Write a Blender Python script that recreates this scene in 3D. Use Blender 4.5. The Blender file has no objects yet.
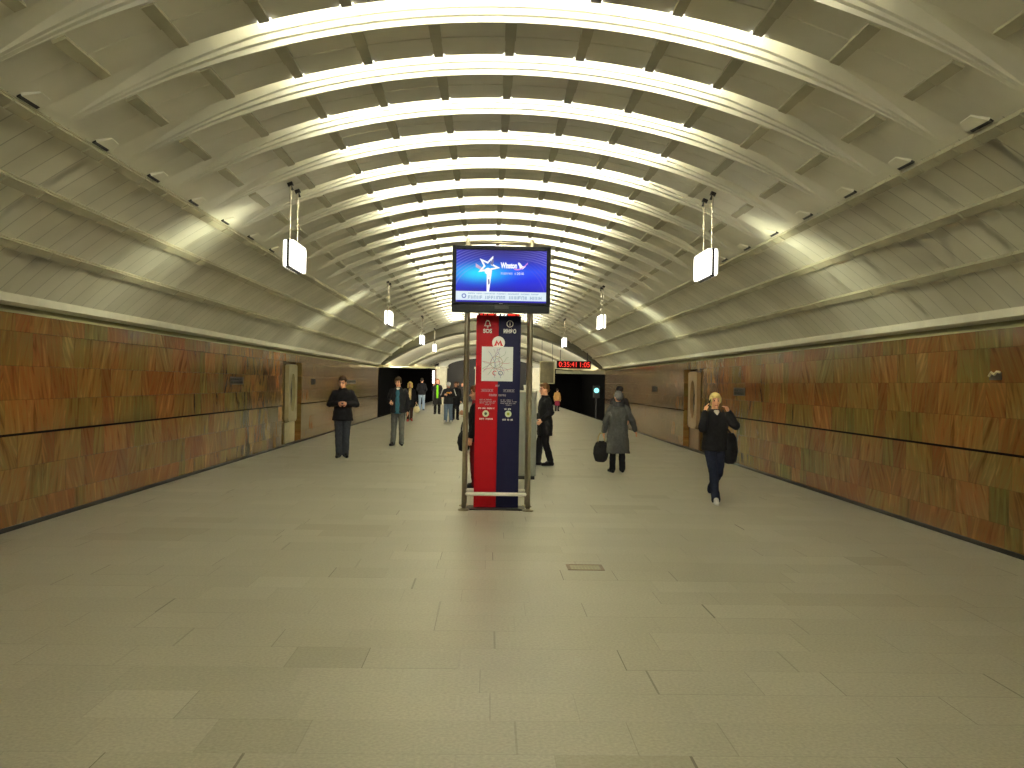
import bpy, math, random
from math import sin, cos, pi, radians, sqrt, atan2
from mathutils import Vector, Matrix, Euler
random.seed(7)
SC = bpy.context.scene
COL = SC.collection

# ------------------------------------------------------------------ camera, world, exposure
CAM_X, CAM_H, F_PX = -0.13, 1.65, 900.0
YAW, ROLL = radians(1.464), radians(1.0)
cam_data = bpy.data.cameras.new('camera')
cam_data.sensor_width = 36.0
cam_data.lens = F_PX / 1024 * 36.0
cam_data.clip_end = 300
cam = bpy.data.objects.new('camera', cam_data)
COL.objects.link(cam)
cam.matrix_world = (Matrix.Translation((CAM_X, 0, CAM_H)) @ Matrix.Rotation(-YAW, 4, 'Z')
                    @ Matrix.Rotation(pi / 2, 4, 'X') @ Matrix.Rotation(ROLL, 4, 'Z'))
SC.camera = cam
W = bpy.data.worlds.new('world')
SC.world = W
W.use_nodes = True
W.node_tree.nodes['Background'].inputs[0].default_value = (1.0, 0.93, 0.70, 1)
W.node_tree.nodes['Background'].inputs[1].default_value = 0.25
SC.view_settings.view_transform = 'Standard'
SC.view_settings.look = 'None'
SC.view_settings.exposure = 0.95
SC.view_settings.gamma = 1.0
SC.view_settings.use_curve_mapping = False
TUBE_STRENGTH = 80.0
LAMP_COL = (0.96, 0.96, 0.84, 1)
FAR_STRENGTH = 1150.0
BOX_STRENGTH = 1.6

CM = cam.matrix_world.copy()
def on_plane(px, py, y):
    """world point on the plane at depth y seen at a pixel"""
    d = CM.to_3x3() @ Vector(((px - 512) / F_PX, (384 - py) / F_PX, -1))
    o = CM.translation
    return o + d * ((y - o.y) / d.y)
def on_floor(px, py):
    d = CM.to_3x3() @ Vector(((px - 512) / F_PX, (384 - py) / F_PX, -1))
    o = CM.translation
    return o + d * ((0 - o.z) / d.z)

# ------------------------------------------------------------------ helpers
def lin(c):
    f = lambda v: v / 12.92 if v <= 0.04045 else ((v + 0.055) / 1.055) ** 2.4
    return tuple(f(v / 255.0) for v in c) + (1,)

def new_mat(name):
    m = bpy.data.materials.new(name)
    m.use_nodes = True
    nt = m.node_tree
    return m, nt, nt.nodes['Principled BSDF']

def mat(name, rgb, rough=0.6, metal=0.0, var=0.12, scale=14.0, bump=0.0, spec=0.5):
    m, nt, b = new_mat(name)
    c = lin(rgb)
    tc = nt.nodes.new('ShaderNodeTexCoord')
    n = nt.nodes.new('ShaderNodeTexNoise')
    n.inputs['Scale'].default_value = scale
    n.inputs['Detail'].default_value = 4
    nt.links.new(tc.outputs['Object'], n.inputs['Vector'])
    r = nt.nodes.new('ShaderNodeValToRGB')
    r.color_ramp.elements[0].position = 0.3
    r.color_ramp.elements[1].position = 0.7
    r.color_ramp.elements[0].color = tuple(v * (1 - var) for v in c[:3]) + (1,)
    r.color_ramp.elements[1].color = tuple(min(1, v * (1 + var)) for v in c[:3]) + (1,)
    nt.links.new(n.outputs[0], r.inputs[0])
    nt.links.new(r.outputs[0], b.inputs['Base Color'])
    b.inputs['Roughness'].default_value = rough
    b.inputs['Metallic'].default_value = metal
    b.inputs['Specular IOR Level'].default_value = spec
    if bump:
        bp = nt.nodes.new('ShaderNodeBump')
        bp.inputs['Strength'].default_value = bump
        bp.inputs['Distance'].default_value = 0.01
        nt.links.new(n.outputs[0], bp.inputs['Height'])
        nt.links.new(bp.outputs[0], b.inputs['Normal'])
    return m

def emit_mat(name, col, strength, base=0.8):
    m, nt, b = new_mat(name)
    b.inputs['Base Color'].default_value = (base, base, base, 1)
    b.inputs['Emission Color'].default_value = col
    b.inputs['Emission Strength'].default_value = strength
    return m

class MB:
    def __init__(s):
        s.v, s.f, s.m = [], [], []
        s.cur = 0
    def face(s, idx):
        s.f.append(tuple(idx)); s.m.append(s.cur)
    def box(s, x0, x1, y0, y1, z0, z1, M=None):
        b = len(s.v)
        for z in (z0, z1):
            for (x, y) in ((x0, y0), (x1, y0), (x1, y1), (x0, y1)):
                p = Vector((x, y, z))
                s.v.append(M @ p if M else p)
        for q in ((0, 3, 2, 1), (4, 5, 6, 7), (0, 1, 5, 4), (1, 2, 6, 5), (2, 3, 7, 6), (3, 0, 4, 7)):
            s.face([b + i for i in q])
    def loft(s, rings):
        """closed rings of points, capped"""
        n = len(rings[0]); b = len(s.v)
        for r in rings:
            s.v.extend(Vector(p) for p in r)
        for i in range(len(rings) - 1):
            for j in range(n):
                k = (j + 1) % n
                s.face((b + i * n + j, b + i * n + k, b + (i + 1) * n + k, b + (i + 1) * n + j))
        s.face([b + j for j in reversed(range(n))])
        e = b + (len(rings) - 1) * n
        s.face([e + j for j in range(n)])
    def tube(s, pts, radii, seg=12):
        pts = [Vector(p) for p in pts]
        if not hasattr(radii, '__len__'): radii = [radii] * len(pts)
        rings = []
        t0 = (pts[1] - pts[0]).normalized()
        up = Vector((0, 0, 1)) if abs(t0.z) < 0.9 else Vector((1, 0, 0))
        u = t0.cross(up).normalized()
        for i, p in enumerate(pts):
            t = (pts[min(i + 1, len(pts) - 1)] - pts[max(i - 1, 0)]).normalized()
            u = (u - t * u.dot(t)).normalized()
            w = t.cross(u)
            rings.append([p + (u * cos(2 * pi * j / seg) + w * sin(2 * pi * j / seg)) * radii[i] for j in range(seg)])
        s.loft(rings)
    def cap(s, a, b, ra, rb, seg=12, n=4):
        """tapered capsule"""
        a, b = Vector(a), Vector(b)
        d = (b - a)
        L = d.length
        t = d / L if L > 1e-6 else Vector((0, 0, 1))
        pts, rr = [], []
        for i in range(n + 1):
            g = pi / 2 * (1 - i / n) * 0.97
            pts.append(a - t * ra * sin(g)); rr.append(ra * cos(g))
        for i in range(n + 1):
            g = pi / 2 * (i / n) * 0.97
            pts.append(b + t * rb * sin(g)); rr.append(rb * cos(g))
        s.tube(pts, rr, seg)
    def ell(s, c, r, M=None, nu=16, nv=10):
        rings = []
        for i in range(nv + 1):
            g = -pi / 2 * 0.985 + pi * 0.985 * i / nv
            ring = []
            for j in range(nu):
                p = Vector((c[0] + r[0] * cos(g) * cos(2 * pi * j / nu), c[1] + r[1] * cos(g) * sin(2 * pi * j / nu), c[2] + r[2] * sin(g)))
                ring.append(M @ p if M else p)
            rings.append(ring)
        s.loft(rings)
    def rings(s, spec, M=None, nu=24, power=2.0):
        """stack of horizontal ellipses (cx,cy,z,rx,ry)"""
        out = []
        for (cx, cy, z, rx, ry) in spec:
            ring = []
            for j in range(nu):
                a = 2 * pi * j / nu
                ca, sa = cos(a), sin(a)
                p = Vector((cx + rx * math.copysign(abs(ca) ** (2 / power), ca), cy + ry * math.copysign(abs(sa) ** (2 / power), sa), z))
                ring.append(M @ p if M else p)
            out.append(ring)
        s.loft(out)
    def prism(s, poly, y0, y1):
        """polygon in xz extruded along y; poly counter-clockwise seen from -y"""
        b = len(s.v); n = len(poly)
        for y in (y0, y1):
            s.v.extend(Vector((x, y, z)) for x, z in poly)
        s.face([b + i for i in range(n)])
        s.face([b + n + i for i in reversed(range(n))])
        for i in range(n):
            j = (i + 1) % n
            s.face((b + j, b + i, b + n + i, b + n + j))
    def disc(s, cx, cz, r, y0, y1, n=24):
        s.prism([(cx + r * cos(2 * pi * i / n), cz + r * sin(2 * pi * i / n)) for i in range(n)], y0, y1)
    def ring_flat(s, cx, cz, r0, r1, y0, y1, n=28, a0=0.0, a1=2 * pi):
        for i in range(n):
            a, c = a0 + (a1 - a0) * i / n, a0 + (a1 - a0) * (i + 1) / n
            s.prism([(cx + r0 * cos(a), cz + r0 * sin(a)), (cx + r1 * cos(a), cz + r1 * sin(a)),
                     (cx + r1 * cos(c), cz + r1 * sin(c)), (cx + r0 * cos(c), cz + r0 * sin(c))], y0, y1)
    def mesh(s, name):
        me = bpy.data.meshes.new(name)
        me.from_pydata([tuple(p) for p in s.v], [], s.f)
        me.polygons.foreach_set('material_index', s.m)
        me.update()
        return me
    def build(s, name, m, parent=None, smooth=False, bevel=0.0, loc=None):
        me = s.mesh(name)
        for x in (m if isinstance(m, (list, tuple)) else [m]): me.materials.append(x)
        if smooth: me.polygons.foreach_set('use_smooth', [True] * len(me.polygons))
        o = bpy.data.objects.new(name, me)
        COL.objects.link(o)
        if parent: o.parent = parent
        if loc: o.location = loc
        if bevel:
            md = o.modifiers.new('edge', 'BEVEL'); md.width = bevel; md.segments = 2; md.limit_method = 'ANGLE'
        return o

def tag(o, label=None, cat=None, group=None, kind=None):
    if label: o['label'] = label
    if cat: o['category'] = cat
    if group: o['group'] = group
    if kind: o['kind'] = kind
    return o

def thing(name, label, cat, loc=(0, 0, 0), rz=0.0, group=None):
    o = bpy.data.objects.new(name, None)
    COL.objects.link(o)
    o.location = loc; o.rotation_euler = (0, 0, rz)
    o.empty_display_size = 0.2
    return tag(o, label, cat, group)

def struct(o, label=None):
    return tag(o, label, kind='structure')

def bx(name, m, x0, x1, y0, y1, z0, z1, parent=None, bevel=0.0):
    b = MB(); b.box(x0, x1, y0, y1, z0, z1)
    return b.build(name, m, parent, bevel=bevel)

def text_part(name, txt, size, loc, m, parent, width=None, bold=0.0, extrude=0.0008, shear=0.0, align='CENTER'):
    c = bpy.data.curves.new(name, 'FONT')
    c.body = txt; c.size = size; c.align_x = align; c.align_y = 'CENTER'; c.extrude = extrude; c.shear = shear; c.offset = bold
    t = bpy.data.objects.new(name, c)
    COL.objects.link(t)
    bpy.context.view_layer.update()
    me = bpy.data.meshes.new_from_object(t.evaluated_get(bpy.context.evaluated_depsgraph_get()))
    bpy.data.objects.remove(t); bpy.data.curves.remove(c)
    me.materials.clear(); me.materials.append(m)
    xs = [v.co.x for v in me.vertices]
    sx = width / (max(xs) - min(xs)) if width and xs else 1.0
    R = Matrix.Rotation(pi / 2, 4, 'X') @ Matrix.Diagonal((sx, 1, 1, 1))
    me.transform(R)
    o = bpy.data.objects.new(name, me)
    COL.objects.link(o); o.parent = parent; o.location = loc
    return o

def greek(b, x0, x1, z, h, y0, y1, rnd, word=(2, 7), cw=0.55):
    """illegible line of lettering: little strokes, word gaps"""
    x = x0
    n = 0; w = rnd.randint(*word)
    while x < x1:
        cwid = h * cw * rnd.uniform(0.7, 1.15)
        if n < w:
            t = h * 0.2
            k = rnd.randint(0, 3)
            b.box(x, x + t, y0, y1, z - h / 2, z + h / 2)
            if k in (0, 1): b.box(x + t, x + cwid, y0, y1, z + h / 2 - t, z + h / 2)
            if k in (1, 2): b.box(x + t, x + cwid, y0, y1, z - t / 2, z + t / 2)
            if k in (0, 2, 3): b.box(x + cwid - t, x + cwid, y0, y1, z - h / 2, z + h / 2)
            n += 1
        else:
            n = 0; w = rnd.randint(*word)
        x += cwid + h * 0.22

# ------------------------------------------------------------------ surface materials
def node(nt, t, **kw):
    n = nt.nodes.new(t)
    for k, v in kw.items(): setattr(n, k, v)
    return n
def math_n(nt, op, a, b=None, c=None):
    n = nt.nodes.new('ShaderNodeMath'); n.operation = op
    for i, x in enumerate((a, b, c)):
        if x is None: continue
        if isinstance(x, (int, float)): n.inputs[i].default_value = x
        else: nt.links.new(x, n.inputs[i])
    return n.outputs[0]
def ramp_n(nt, fac, stops, interp='LINEAR'):
    r = nt.nodes.new('ShaderNodeValToRGB')
    cr = r.color_ramp; cr.interpolation = interp
    while len(cr.elements) < len(stops): cr.elements.new(0.5)
    for e, (p, c) in zip(cr.elements, stops): e.position = p; e.color = c
    nt.links.new(fac, r.inputs[0])
    return r.outputs[0]
def mix_n(nt, fac, a, b, mode='MIX'):
    n = nt.nodes.new('ShaderNodeMix'); n.data_type = 'RGBA'; n.blend_type = mode
    for i, x in ((0, fac), (6, a), (7, b)):
        if isinstance(x, (int, float)): n.inputs[i].default_value = x
        elif isinstance(x, tuple): n.inputs[i].default_value = x
        else: nt.links.new(x, n.inputs[i])
    return n.outputs[2]

def granite_wall(name):
    m, nt, b = new_mat(name)
    tc = node(nt, 'ShaderNodeTexCoord')
    sp = node(nt, 'ShaderNodeSeparateXYZ'); nt.links.new(tc.outputs['Object'], sp.inputs[0])
    Y, Z = sp.outputs['Y'], sp.outputs['Z']
    rowf = math_n(nt, 'DIVIDE', math_n(nt, 'ADD', Z, 0.075), 0.365)
    row = math_n(nt, 'FLOOR', rowf)
    u0 = math_n(nt, 'ADD', math_n(nt, 'DIVIDE', Y, 0.46), math_n(nt, 'MULTIPLY', row, 7.37))
    wob = math_n(nt, 'MULTIPLY', math_n(nt, 'SINE', math_n(nt, 'ADD', math_n(nt, 'MULTIPLY', u0, 2.3), row)), 0.28)
    u = math_n(nt, 'ADD', u0, wob)
    cell = math_n(nt, 'FLOOR', u)
    cv = node(nt, 'ShaderNodeCombineXYZ')
    nt.links.new(cell, cv.inputs[0]); nt.links.new(row, cv.inputs[1])
    wn = node(nt, 'ShaderNodeTexWhiteNoise', noise_dimensions='3D'); nt.links.new(cv.outputs[0], wn.inputs['Vector'])
    rnd = wn.outputs['Value']
    # slanted streaks in each slab
    slant = math_n(nt, 'MULTIPLY', math_n(nt, 'SUBTRACT', rnd, 0.5), 1.3)
    sy = math_n(nt, 'ADD', Y, math_n(nt, 'MULTIPLY', Z, slant))
    sv = node(nt, 'ShaderNodeCombineXYZ')
    nt.links.new(math_n(nt, 'MULTIPLY', sy, 10.0), sv.inputs[0])
    nt.links.new(math_n(nt, 'MULTIPLY', Z, 1.6), sv.inputs[1])
    nt.links.new(math_n(nt, 'MULTIPLY', rnd, 37.0), sv.inputs[2])
    ns = node(nt, 'ShaderNodeTexNoise'); ns.inputs['Scale'].default_value = 1.2; ns.inputs['Detail'].default_value = 5
    ns.inputs['Distortion'].default_value = 0.6
    nt.links.new(sv.outputs[0], ns.inputs['Vector'])
    base = ramp_n(nt, rnd, [(0.0, lin((112, 76, 44))), (0.18, lin((124, 92, 56))), (0.36, lin((112, 93, 53))),
                            (0.5, lin((98, 84, 48))), (0.62, lin((128, 94, 56))), (0.8, lin((108, 74, 45))), (1.0, lin((118, 98, 60)))])
    streak = ramp_n(nt, ns.outputs[0], [(0.3, (0.58, 0.50, 0.40, 1)), (0.45, (1.0, 0.86, 0.76, 1)), (0.55, (0.9, 0.98, 0.86, 1)), (0.72, (1.42, 1.34, 1.15, 1))])
    col = mix_n(nt, 1.0, base, streak, 'MULTIPLY')
    # large cloudy hue drift
    nl = node(nt, 'ShaderNodeTexNoise'); nl.inputs['Scale'].default_value = 0.9; nl.inputs['Detail'].default_value = 3
    nt.links.new(tc.outputs['Object'], nl.inputs['Vector'])
    drift = ramp_n(nt, nl.outputs[0], [(0.35, (1.12, 0.92, 0.82, 1)), (0.65, (0.86, 0.98, 0.88, 1))])
    col = mix_n(nt, 1.0, col, drift, 'MULTIPLY')
    # joints
    fu = math_n(nt, 'FRACT', u); fr = math_n(nt, 'FRACT', rowf)
    ju = math_n(nt, 'LESS_THAN', fu, 0.014); jr = math_n(nt, 'LESS_THAN', fr, 0.016)
    j = math_n(nt, 'MAXIMUM', ju, jr)
    col = mix_n(nt, math_n(nt, 'MULTIPLY', j, 0.35), col, lin((52, 36, 22)))
    nt.links.new(col, b.inputs['Base Color'])
    rr = math_n(nt, 'ADD', 0.06, math_n(nt, 'MULTIPLY', ns.outputs[0], 0.16))
    nt.links.new(rr, b.inputs['Roughness'])
    b.inputs['Specular IOR Level'].default_value = 0.16
    bp = node(nt, 'ShaderNodeBump'); bp.inputs['Strength'].default_value = 0.25; bp.inputs['Distance'].default_value = 0.004
    nt.links.new(math_n(nt, 'SUBTRACT', 1.0, j), bp.inputs['Height'])
    nt.links.new(bp.outputs[0], b.inputs['Normal'])
    return m

def floor_mat():
    m, nt, b = new_mat('pale granite paving')
    tc = node(nt, 'ShaderNodeTexCoord')
    sp = node(nt, 'ShaderNodeSeparateXYZ'); nt.links.new(tc.outputs['Object'], sp.inputs[0])
    X, Y = sp.outputs['X'], sp.outputs['Y']
    rowf = math_n(nt, 'DIVIDE', Y, 0.40); row = math_n(nt, 'FLOOR', rowf)
    wr = node(nt, 'ShaderNodeTexWhiteNoise', noise_dimensions='1D'); nt.links.new(row, wr.inputs['W'])
    u0 = math_n(nt, 'ADD', math_n(nt, 'DIVIDE', X, 0.66), math_n(nt, 'MULTIPLY', wr.outputs['Value'], 9.0))
    u = math_n(nt, 'ADD', u0, math_n(nt, 'MULTIPLY', math_n(nt, 'SINE', math_n(nt, 'ADD', math_n(nt, 'MULTIPLY', u0, 2.1), row)), 0.27))
    cell = math_n(nt, 'FLOOR', u)
    cv = node(nt, 'ShaderNodeCombineXYZ'); nt.links.new(cell, cv.inputs[0]); nt.links.new(row, cv.inputs[1])
    wn = node(nt, 'ShaderNodeTexWhiteNoise', noise_dimensions='3D'); nt.links.new(cv.outputs[0], wn.inputs['Vector'])
    rnd = wn.outputs['Value']
    base = ramp_n(nt, rnd, [(0.0, lin((156, 152, 138))), (0.05, lin((168, 165, 153))), (0.6, lin((171, 168, 157))), (0.96, lin((175, 172, 161))), (1.0, lin((179, 176, 165)))])
    n1 = node(nt, 'ShaderNodeTexNoise'); n1.inputs['Scale'].default_value = 55; n1.inputs['Detail'].default_value = 5
    nt.links.new(tc.outputs['Object'], n1.inputs['Vector'])
    speck = ramp_n(nt, n1.outputs[0], [(0.3, (0.84, 0.84, 0.82, 1)), (0.7, (1.14, 1.13, 1.11, 1))])
    col = mix_n(nt, 1.0, base, speck, 'MULTIPLY')
    n2 = node(nt, 'ShaderNodeTexNoise'); n2.inputs['Scale'].default_value = 0.8; n2.inputs['Detail'].default_value = 4
    nt.links.new(tc.outputs['Object'], n2.inputs['Vector'])
    blot = ramp_n(nt, n2.outputs[0], [(0.35, (0.93, 0.93, 0.91, 1)), (0.65, (1.05, 1.05, 1.04, 1))])
    col = mix_n(nt, 1.0, col, blot, 'MULTIPLY')
    fu = math_n(nt, 'FRACT', u); fr = math_n(nt, 'FRACT', rowf)
    ju = math_n(nt, 'LESS_THAN', fu, 0.012); jr = math_n(nt, 'LESS_THAN', fr, 0.018)
    # many joints are tight and filled: only some of them are dark
    wj = node(nt, 'ShaderNodeTexWhiteNoise', noise_dimensions='2D')
    cv2 = node(nt, 'ShaderNodeCombineXYZ'); nt.links.new(math_n(nt, 'ADD', row, 31.7), cv2.inputs[0]); nt.links.new(cell, cv2.inputs[1])
    nt.links.new(cv2.outputs[0], wj.inputs['Vector'])
    amt = math_n(nt, 'ADD', 0.08, math_n(nt, 'MULTIPLY', math_n(nt, 'POWER', wj.outputs['Value'], 2.2), 0.75))
    j = math_n(nt, 'MULTIPLY', math_n(nt, 'MAXIMUM', ju, math_n(nt, 'MULTIPLY', jr, 0.6)), amt)
    col = mix_n(nt, j, col, lin((66, 60, 44)))
    nt.links.new(col, b.inputs['Base Color'])
    nt.links.new(math_n(nt, 'ADD', 0.30, math_n(nt, 'MULTIPLY', n2.outputs[0], 0.16)), b.inputs['Roughness'])
    return m

def vault_mat():
    m, nt, b = new_mat('painted vault')
    tc = node(nt, 'ShaderNodeTexCoord')
    sp = node(nt, 'ShaderNodeSeparateXYZ'); nt.links.new(tc.outputs['Object'], sp.inputs[0])
    ax = math_n(nt, 'ABSOLUTE', sp.outputs['X'])
    low = math_n(nt, 'GREATER_THAN', ax, 3.52)
    f = math_n(nt, 'FRACT', math_n(nt, 'DIVIDE', math_n(nt, 'ADD', sp.outputs['Y'], 40.0), 0.305))
    g = math_n(nt, 'MULTIPLY', math_n(nt, 'LESS_THAN', f, 0.05), low)
    n1 = node(nt, 'ShaderNodeTexNoise'); n1.inputs['Scale'].default_value = 1.1; n1.inputs['Detail'].default_value = 6
    nt.links.new(tc.outputs['Object'], n1.inputs['Vector'])
    base = ramp_n(nt, n1.outputs[0], [(0.3, lin((196, 192, 170))), (0.7, lin((216, 212, 192)))])
    # each panel strip slightly different
    wn = node(nt, 'ShaderNodeTexWhiteNoise', noise_dimensions='1D')
    nt.links.new(math_n(nt, 'FLOOR', math_n(nt, 'DIVIDE', math_n(nt, 'ADD', sp.outputs['Y'], 40.0), 0.305)), wn.inputs['W'])
    k = ramp_n(nt, wn.outputs['Value'], [(0.0, (0.94, 0.94, 0.93, 1)), (1.0, (1.04, 1.04, 1.04, 1))])
    col = mix_n(nt, low, base, mix_n(nt, 1.0, base, k, 'MULTIPLY'))
    col = mix_n(nt, math_n(nt, 'MULTIPLY', g, 0.45), col, lin((96, 92, 66)))
    nt.links.new(col, b.inputs['Base Color'])
    b.inputs['Roughness'].default_value = 0.55
    bp = node(nt, 'ShaderNodeBump'); bp.inputs['Strength'].default_value = 0.5; bp.inputs['Distance'].default_value = 0.01
    nt.links.new(math_n(nt, 'SUBTRACT', 1.0, g), bp.inputs['Height'])
    nt.links.new(bp.outputs[0], b.inputs['Normal'])
    return m

M_WALL = granite_wall('polished brown granite')
M_FLOOR = floor_mat()
M_VAULT = vault_mat()
M_BEAM = mat('beam paint', (168, 162, 134), 0.6, var=0.1, scale=3)
M_CORNICE = mat('cornice plaster', (206, 202, 180), 0.6, var=0.06, scale=4)
M_RECESS = mat('shaded recess olive', (150, 146, 104), 0.6, var=0.08, scale=3)  # shadow under the cornice lip put into the olive colour
M_FARV = mat('white far vault', (226, 222, 204), 0.6, var=0.04, scale=1)
M_RING = mat('shaded arch rib', (92, 86, 64), 0.6, var=0.1, scale=2)  # the ribs' shade is put into this dark olive colour
M_STONE = mat('beige stone', (178, 166, 126), 0.35, var=0.12, scale=6)
M_DSTONE = mat('dull brown stone', (112, 82, 56), 0.35, var=0.18, scale=5)
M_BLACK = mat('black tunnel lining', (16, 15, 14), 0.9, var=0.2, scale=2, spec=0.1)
M_DARK = mat('dark metal', (34, 32, 29), 0.45, metal=0.3)
M_BRONZE = mat('dark bronze letters', (58, 46, 32), 0.45, metal=0.5)
M_STEEL = mat('brushed steel', (172, 164, 142), 0.3, metal=1.0, var=0.06, scale=30)
M_STEEL_W = mat('light enamel rail', (236, 232, 216), 0.3, var=0.03, scale=30)
M_PLASTIC = mat('black plastic', (9, 9, 10), 0.5, var=0.1, spec=0.15)
M_TUBE = emit_mat('fluorescent tube', LAMP_COL, TUBE_STRENGTH)
M_SOCK = emit_mat('lamp end cap glow', (1, 0.97, 0.86, 1), 1.5)
M_BOXGLOW = emit_mat('light box acrylic', (1.0, 0.97, 0.86, 1), BOX_STRENGTH)
M_FARTUBE = emit_mat('added far tube', (1.0, 0.95, 0.78, 1), FAR_STRENGTH)

# ------------------------------------------------------------------ the hall: profile numbers
HW = 5.17                 # half width between the walls
R, ZC = 7.20, CAM_H + 2.9 - 7.20
DTH = 0.0866
PITCH = 1.219
Y1 = 7.22                 # front edge of the first slab seen at the top of the picture
Y_BACK, Y_END = -3.0, 41.0
Y_FAR = 80.0
def vp(theta, r, y):
    return Vector((r * sin(theta), y, ZC + r * cos(theta)))

# floor
b = MB(); b.box(-HW - 0.3, HW + 0.3, Y_BACK, Y_END, -0.2, 0); b.box(-HW, HW, Y_END, Y_FAR, -0.2, 0)
struct(b.build('floor', M_FLOOR), 'pale granite slab floor of the underground hall')

# walls with a shallow recess for the ornament panels
REC = ((22.1, 24.35),)
def wall(side):
    s = -1 if side == 'left' else 1
    b = MB()
    def slab(y0, y1, z0, z1, inn, out=0.30):
        xa, xb = s * (HW - inn), s * (HW + out)
        b.box(min(xa, xb), max(xa, xb), y0, y1, z0, z1)
    ys = [Y_BACK, 22.1, 24.35, Y_END]
    for (y0, y1) in ((ys[0], ys[1]), (ys[2], ys[3])):
        slab(y0, y1, 0.03, 1.005, 0.0)
        slab(y0, y1, 1.005, 1.03, -0.03)          # shadow groove
        slab(y0, y1, 1.03, 2.115, 0.0)
    slab(ys[1], ys[2], 0.03, 2.115, -0.16)        # recess back
    slab(Y_BACK, Y_END, 2.115, 2.31, 0.012)       # frieze course
    slab(Y_BACK, Y_END, 0.0, 0.03, -0.04)         # foot shadow gap
    return struct(b.build('wall_' + side, M_WALL), 'wall of polished brown and olive granite slabs, %s side' % side)
wall('left'); wall('right')
for n, s in ((1, -1), (2, 1)):
    o = bx('baseboard_' + ('left' if s < 0 else 'right'), M_DARK, min(s * (HW - 0.008), s * (HW + 0.05)), max(s * (HW - 0.008), s * (HW + 0.05)), Y_BACK, Y_END, 0.0, 0.05)
    struct(o)

for s in (-1, 1):
    b = MB()
    for (ya, yb) in ((Y_BACK, 22.1), (24.35, Y_END)):
        b.box(min(s * (HW - 0.004), s * (HW + 0.02)), max(s * (HW - 0.004), s * (HW + 0.02)), ya, yb, 1.004, 1.03)  # dark strip added in the groove to stand for its shade
    struct(b.build('trim_%d' % (90 + s), mat('groove shade', (30, 24, 18), 1.0, spec=0.0)), 'thin dark strip standing for the groove shade along the granite wall')
# olive recess above the granite and the pale cornice lip
for n, s in ((1, -1), (2, 1)):
    b = MB()
    xs = sorted((s * (HW + 0.05), s * (HW + 0.3)))
    b.cur = 1; b.box(xs[0], xs[1], Y_BACK, Y_END, 2.31, 2.50)
    b.cur = 0
    y = Y_BACK
    rnd = random.Random(n)
    lip = [(HW - 0.14, 2.405), (HW - 0.02, 2.385), (HW + 0.2, 2.40), (HW + 0.2, 2.56), (HW - 0.06, 2.52), (HW - 0.13, 2.50)]
    pb = len(b.v)
    poly = [(s * x, z) for x, z in lip]
    if s > 0: poly = poly[::-1]
    b.prism(poly, Y_BACK, Y_END)
    b.cur = 1
    b.box(min(s * (HW - 0.02), s * (HW + 0.1)), max(s * (HW - 0.02), s * (HW + 0.1)), Y_BACK, Y_END, 2.31, 2.335)
    struct(b.build('trim_%d' % n, [M_CORNICE, M_RECESS]), 'pale cornice lip above the granite wall')

# ------------------------------------------------------------------ vault: slabs and lamp coves swept over the arc
def trough(theta):
    k = abs(theta) / DTH
    return 1.0 if k < 3.3 else max(0.0, 1.0 - (k - 3.3) / 2.5) ** 1.2
# (dy, dr, flat) along one bay; dr scaled by trough()
PROF = [(0.000, 0.0), (0.026, 0.0), (0.030, 0.036), (0.385, 0.036), (0.388, 0.050), (0.400, 0.050), (0.403, 0.036), (0.805, 0.036), (0.805, 0.062), (0.745, 0.062),
        (0.728, 0.066), (0.72, 0.30), (0.96, 0.33), (1.13, 0.30), (1.140, 0.098), (1.176, 0.094), (1.179, 0.050), (1.2185, 0.046)]
N_BAY0, N_BAY1 = -8, 28
th_max = 9.2 * DTH
ths = [th_max * (-1 + 2 * i / 130) for i in range(131)]
b = MB()
prof = []
for n in range(N_BAY0, N_BAY1):
    y0 = Y1 + PITCH * (n - 1)
    for (dy, dr) in PROF: prof.append((y0 + dy, dr))
prof = [(y, dr) for (y, dr) in prof if Y_BACK - 1 < y < Y_END]
prof.append((Y_END, 0.0))
np_ = len(prof)
for th in ths:
    t = trough(th)
    for (y, dr) in prof:
        b.v.append(vp(th, R + dr * t, y))
for i in range(len(ths) - 1):
    for j in range(np_ - 1):
        a = i * np_ + j
        b.face((a, a + 1, a + np_ + 1, a + np_))
# outer shell so that the vault has thickness
o = b.build('ceiling', M_VAULT)
md = o.modifiers.new('shell', 'SOLIDIFY'); md.thickness = 0.0
o.modifiers.remove(md)
struct(o, 'pale segmented vault with transverse lamp coves')
b = MB()
vv = []
for i, th in enumerate(ths):
    for y in (Y_BACK, Y_END): b.v.append(vp(th, R + 0.5, y))
for i in range(len(ths) - 1): b.face((2 * i, 2 * i + 2, 2 * i + 3, 2 * i + 1))
shell = b.build('vault_shell', M_VAULT, o)

bays = [n for n in range(N_BAY0, N_BAY1) if Y_BACK < Y1 + PITCH * (n - 1) < Y_END - 1.0]
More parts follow.
